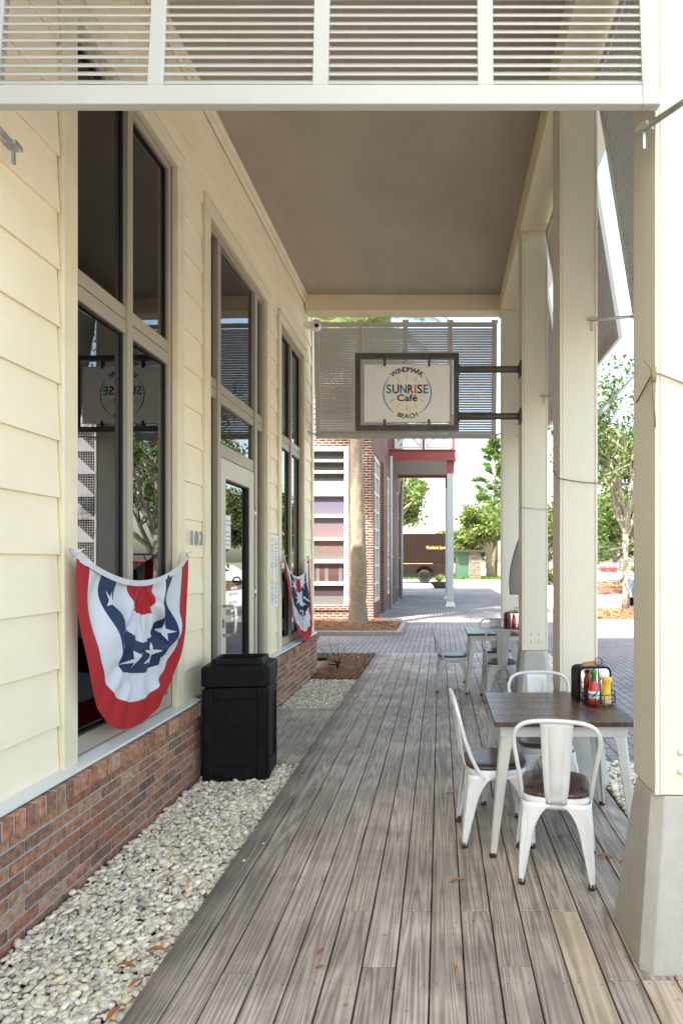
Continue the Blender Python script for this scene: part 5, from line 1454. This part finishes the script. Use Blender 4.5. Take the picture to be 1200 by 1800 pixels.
sd_ = [(2.3,.3),(2.3,.7),(2.1,.85),(1.1,.98),(.45,1.42),(-.75,1.44),(-1.5,1.02),(-2.25,.98),(-2.3,.35)]
car('parked_car','white parked sedan behind the slatted sign',(11.6,43.5,0.0),R(185),'whitecar',sd_,[[(1.0,.99),(.45,1.35),(-.1,1.36),(-.1,.99)],[(-.18,.99),(-.18,1.36),(-.72,1.36),(-1.3,1.0)]],4.6,1.8,(1.45,-1.4))

# golf cart, mostly behind the nearest post
gc = empty('golf_cart', (8.15,22.5,0), R(180), 'blue and black golf cart half hidden behind the nearest post', 'golf cart')
m = MB(); m.prism([(1.15,.35),(1.2,.62),(.95,.95),(.78,1.0),(.62,.45),(.0,.40),(-.02,.72),(-.75,.74),(-1.15,.95),(-1.2,.4)], lambda a,b,d:(a,d,b), -.55, .55); m.build('body', M['bluecart'], gc, bevel=.05, seg=3)
m = MB(); m.box(-.68,-.05,-.52,.52,.76,.88); m.build('seat', M['rubber'], gc, bevel=.04)
m = MB(); m.box(-.78,-.66,-.52,.52,.95,1.35); m.build('backrest', M['rubber'], gc, bevel=.04)
m = MB(); m.box(-1.0,.62,-.62,.62,1.92,1.98); m.build('roof', M['rubber'], gc, bevel=.03)
for sd in (-1,1):
    m = MB(); m.tube([(.92,sd*.55,.95),(.55,sd*.55,1.93)],.025,8); m.tube([(-.8,sd*.55,.9),(-.85,sd*.55,1.93)],.025,8); m.build('pillar', M['rubber'], gc)
m = MB(); m.box(-.06,.06,-.02,.02,-.12,.12); o = m.build('mirror', M['rubber'], gc, bevel=.02); o.location = (.75,.72,1.5)
m = MB(); m.tube([(.75,-.25,.95),(.45,-.25,1.12)],.02,8); m.tube([(.45+.03*math.cos(a)*0,-.25+.17*math.cos(a),1.12+.17*math.sin(a)) for a in [2*math.pi*i/20 for i in range(21)]],.015,6,cap=False); m.build('steering_wheel', M['rubber'], gc)
m = MB(); m.box(1.16,1.21,-.4,.4,.55,.66); m.build('front_panel', M['whiteplastic'], gc, bevel=.02)
for wx in (.85,-.85):
    for sd in (-1,1): wheel(gc, wx, sd*.52, .24, .24, .2)

# slatted sign
ss = empty('slatted_sign', (10.6,38.2,.28), 0, 'grey slatted metal sign with red letters on the mulch island', 'sign')
m = MB()
for k_ in range(13): m.box(-.68,.74,-.02,.02,.10+k_*.098,.165+k_*.098)
m.build('slats', M['signslat'], ss)
m = MB(); m.box(-.76,-.69,-.05,.05,-.1,1.42); m.box(.745,.81,-.05,.05,-.1,1.42); m.build('post', M['signmetal'], ss)
t_ = text_mb('WINDMARK', 1., .01); lo,hi = bounds(t_); sc = 1.05/(hi[0]-lo[0])
o = MB(); o.merge(t_, Matrix.Translation((.05,-.04,.70)) @ TXT @ Matrix.Diagonal((sc,.46,1,1))); bold(o,.02).build('lettering', M['redsteel'], ss)

# green enclosure, planter bowls
ge = empty('dumpster_enclosure', (2.3,58,0), 0, 'dark green metal panel and stone pier under a flat dark roof', 'enclosure')
m = MB(); m.box(-.8,.45,-.05,.05,.1,2.55); m.build('panel', M['greenmetal'], ge, bevel=.02)
for k_ in range(3):
    pass
m = MB(); m.box(.5,1.6,-.4,.4,-.1,2.55); m.build('pier', M['stonewall'], ge, bevel=.03)
m = MB(); m.frustum((-.95,1.8,-.8,.8),2.56,(-1.1,2.1,-1.0,1.0),2.78); m.build('roof', M['signmetal'], ge, bevel=.02)
def bowl(loc, label, s):
    b = empty('planter_bowl', loc, 0, label, 'planter', 'dark square planter bowls in the plaza')
    m = MB(); m.frustum((-.38*s,.38*s,-.38*s,.38*s),0,(-.72*s,.72*s,-.72*s,.72*s),.42*s); m.build('bowl', M['signmetal'], b, bevel=.02)
    cs = [((random.uniform(-.3,.3)*s,random.uniform(-.3,.3)*s,(.5+.25*random.random())*s), .18*s) for _ in range(9)]
    leaf_object('plant', cs, M['leafbright'], .08, 3, b, 2.5, 24)
    return b
bowl((.05,38.2,0), 'dark square planter bowl with a small plant just left of the rear column', 1.0)
bowl((6.6,57,0), 'dark square planter bowl across the road by the fourth post', .9)
# white lattice tower, mirrored in the nearer window
lt = empty('lattice_tower', (7.5,18.6,0), 0, 'white panelled tower with triangular mesh openings, mirrored in the nearer window', 'tower')
m = MB()
for x_ in (-.42,.36): m.box(x_,x_+.06,-.42,-.36,0,7.2); m.box(x_,x_+.06,.36,.42,0,7.2)
for k_ in range(10):
    z_ = .2+k_*.7
    m.add([(-.36,-.40,z_),(.36,-.40,z_),(.36,-.40,z_+.68)],[(0,1,2)]); m.add([(-.40,-.36,z_),(-.40,.36,z_),(-.40,.36,z_+.68)],[(0,1,2)])
    m.box(-.36,.36,-.405,-.395,z_-.03,z_+.03); m.box(-.405,-.395,-.36,.36,z_-.03,z_+.03)
m.build('panel', M['fwhite'], lt, solid=.01)
m = MB(); m.box(-.34,.34,-.34,.34,0,7.15); m.build('core', M['cablack'], lt)
m = MB()
for k_ in range(90): m.box(-.36,.36,-.385,-.38,.1+k_*.078,.112+k_*.078); m.box(-.385,-.38,-.36,.36,.1+k_*.078,.112+k_*.078)
for k_ in range(10): m.box(-.36+k_*.078,-.348+k_*.078,-.385,-.38,.1,7.1)
m.build('mesh', M['fwhite'], lt)
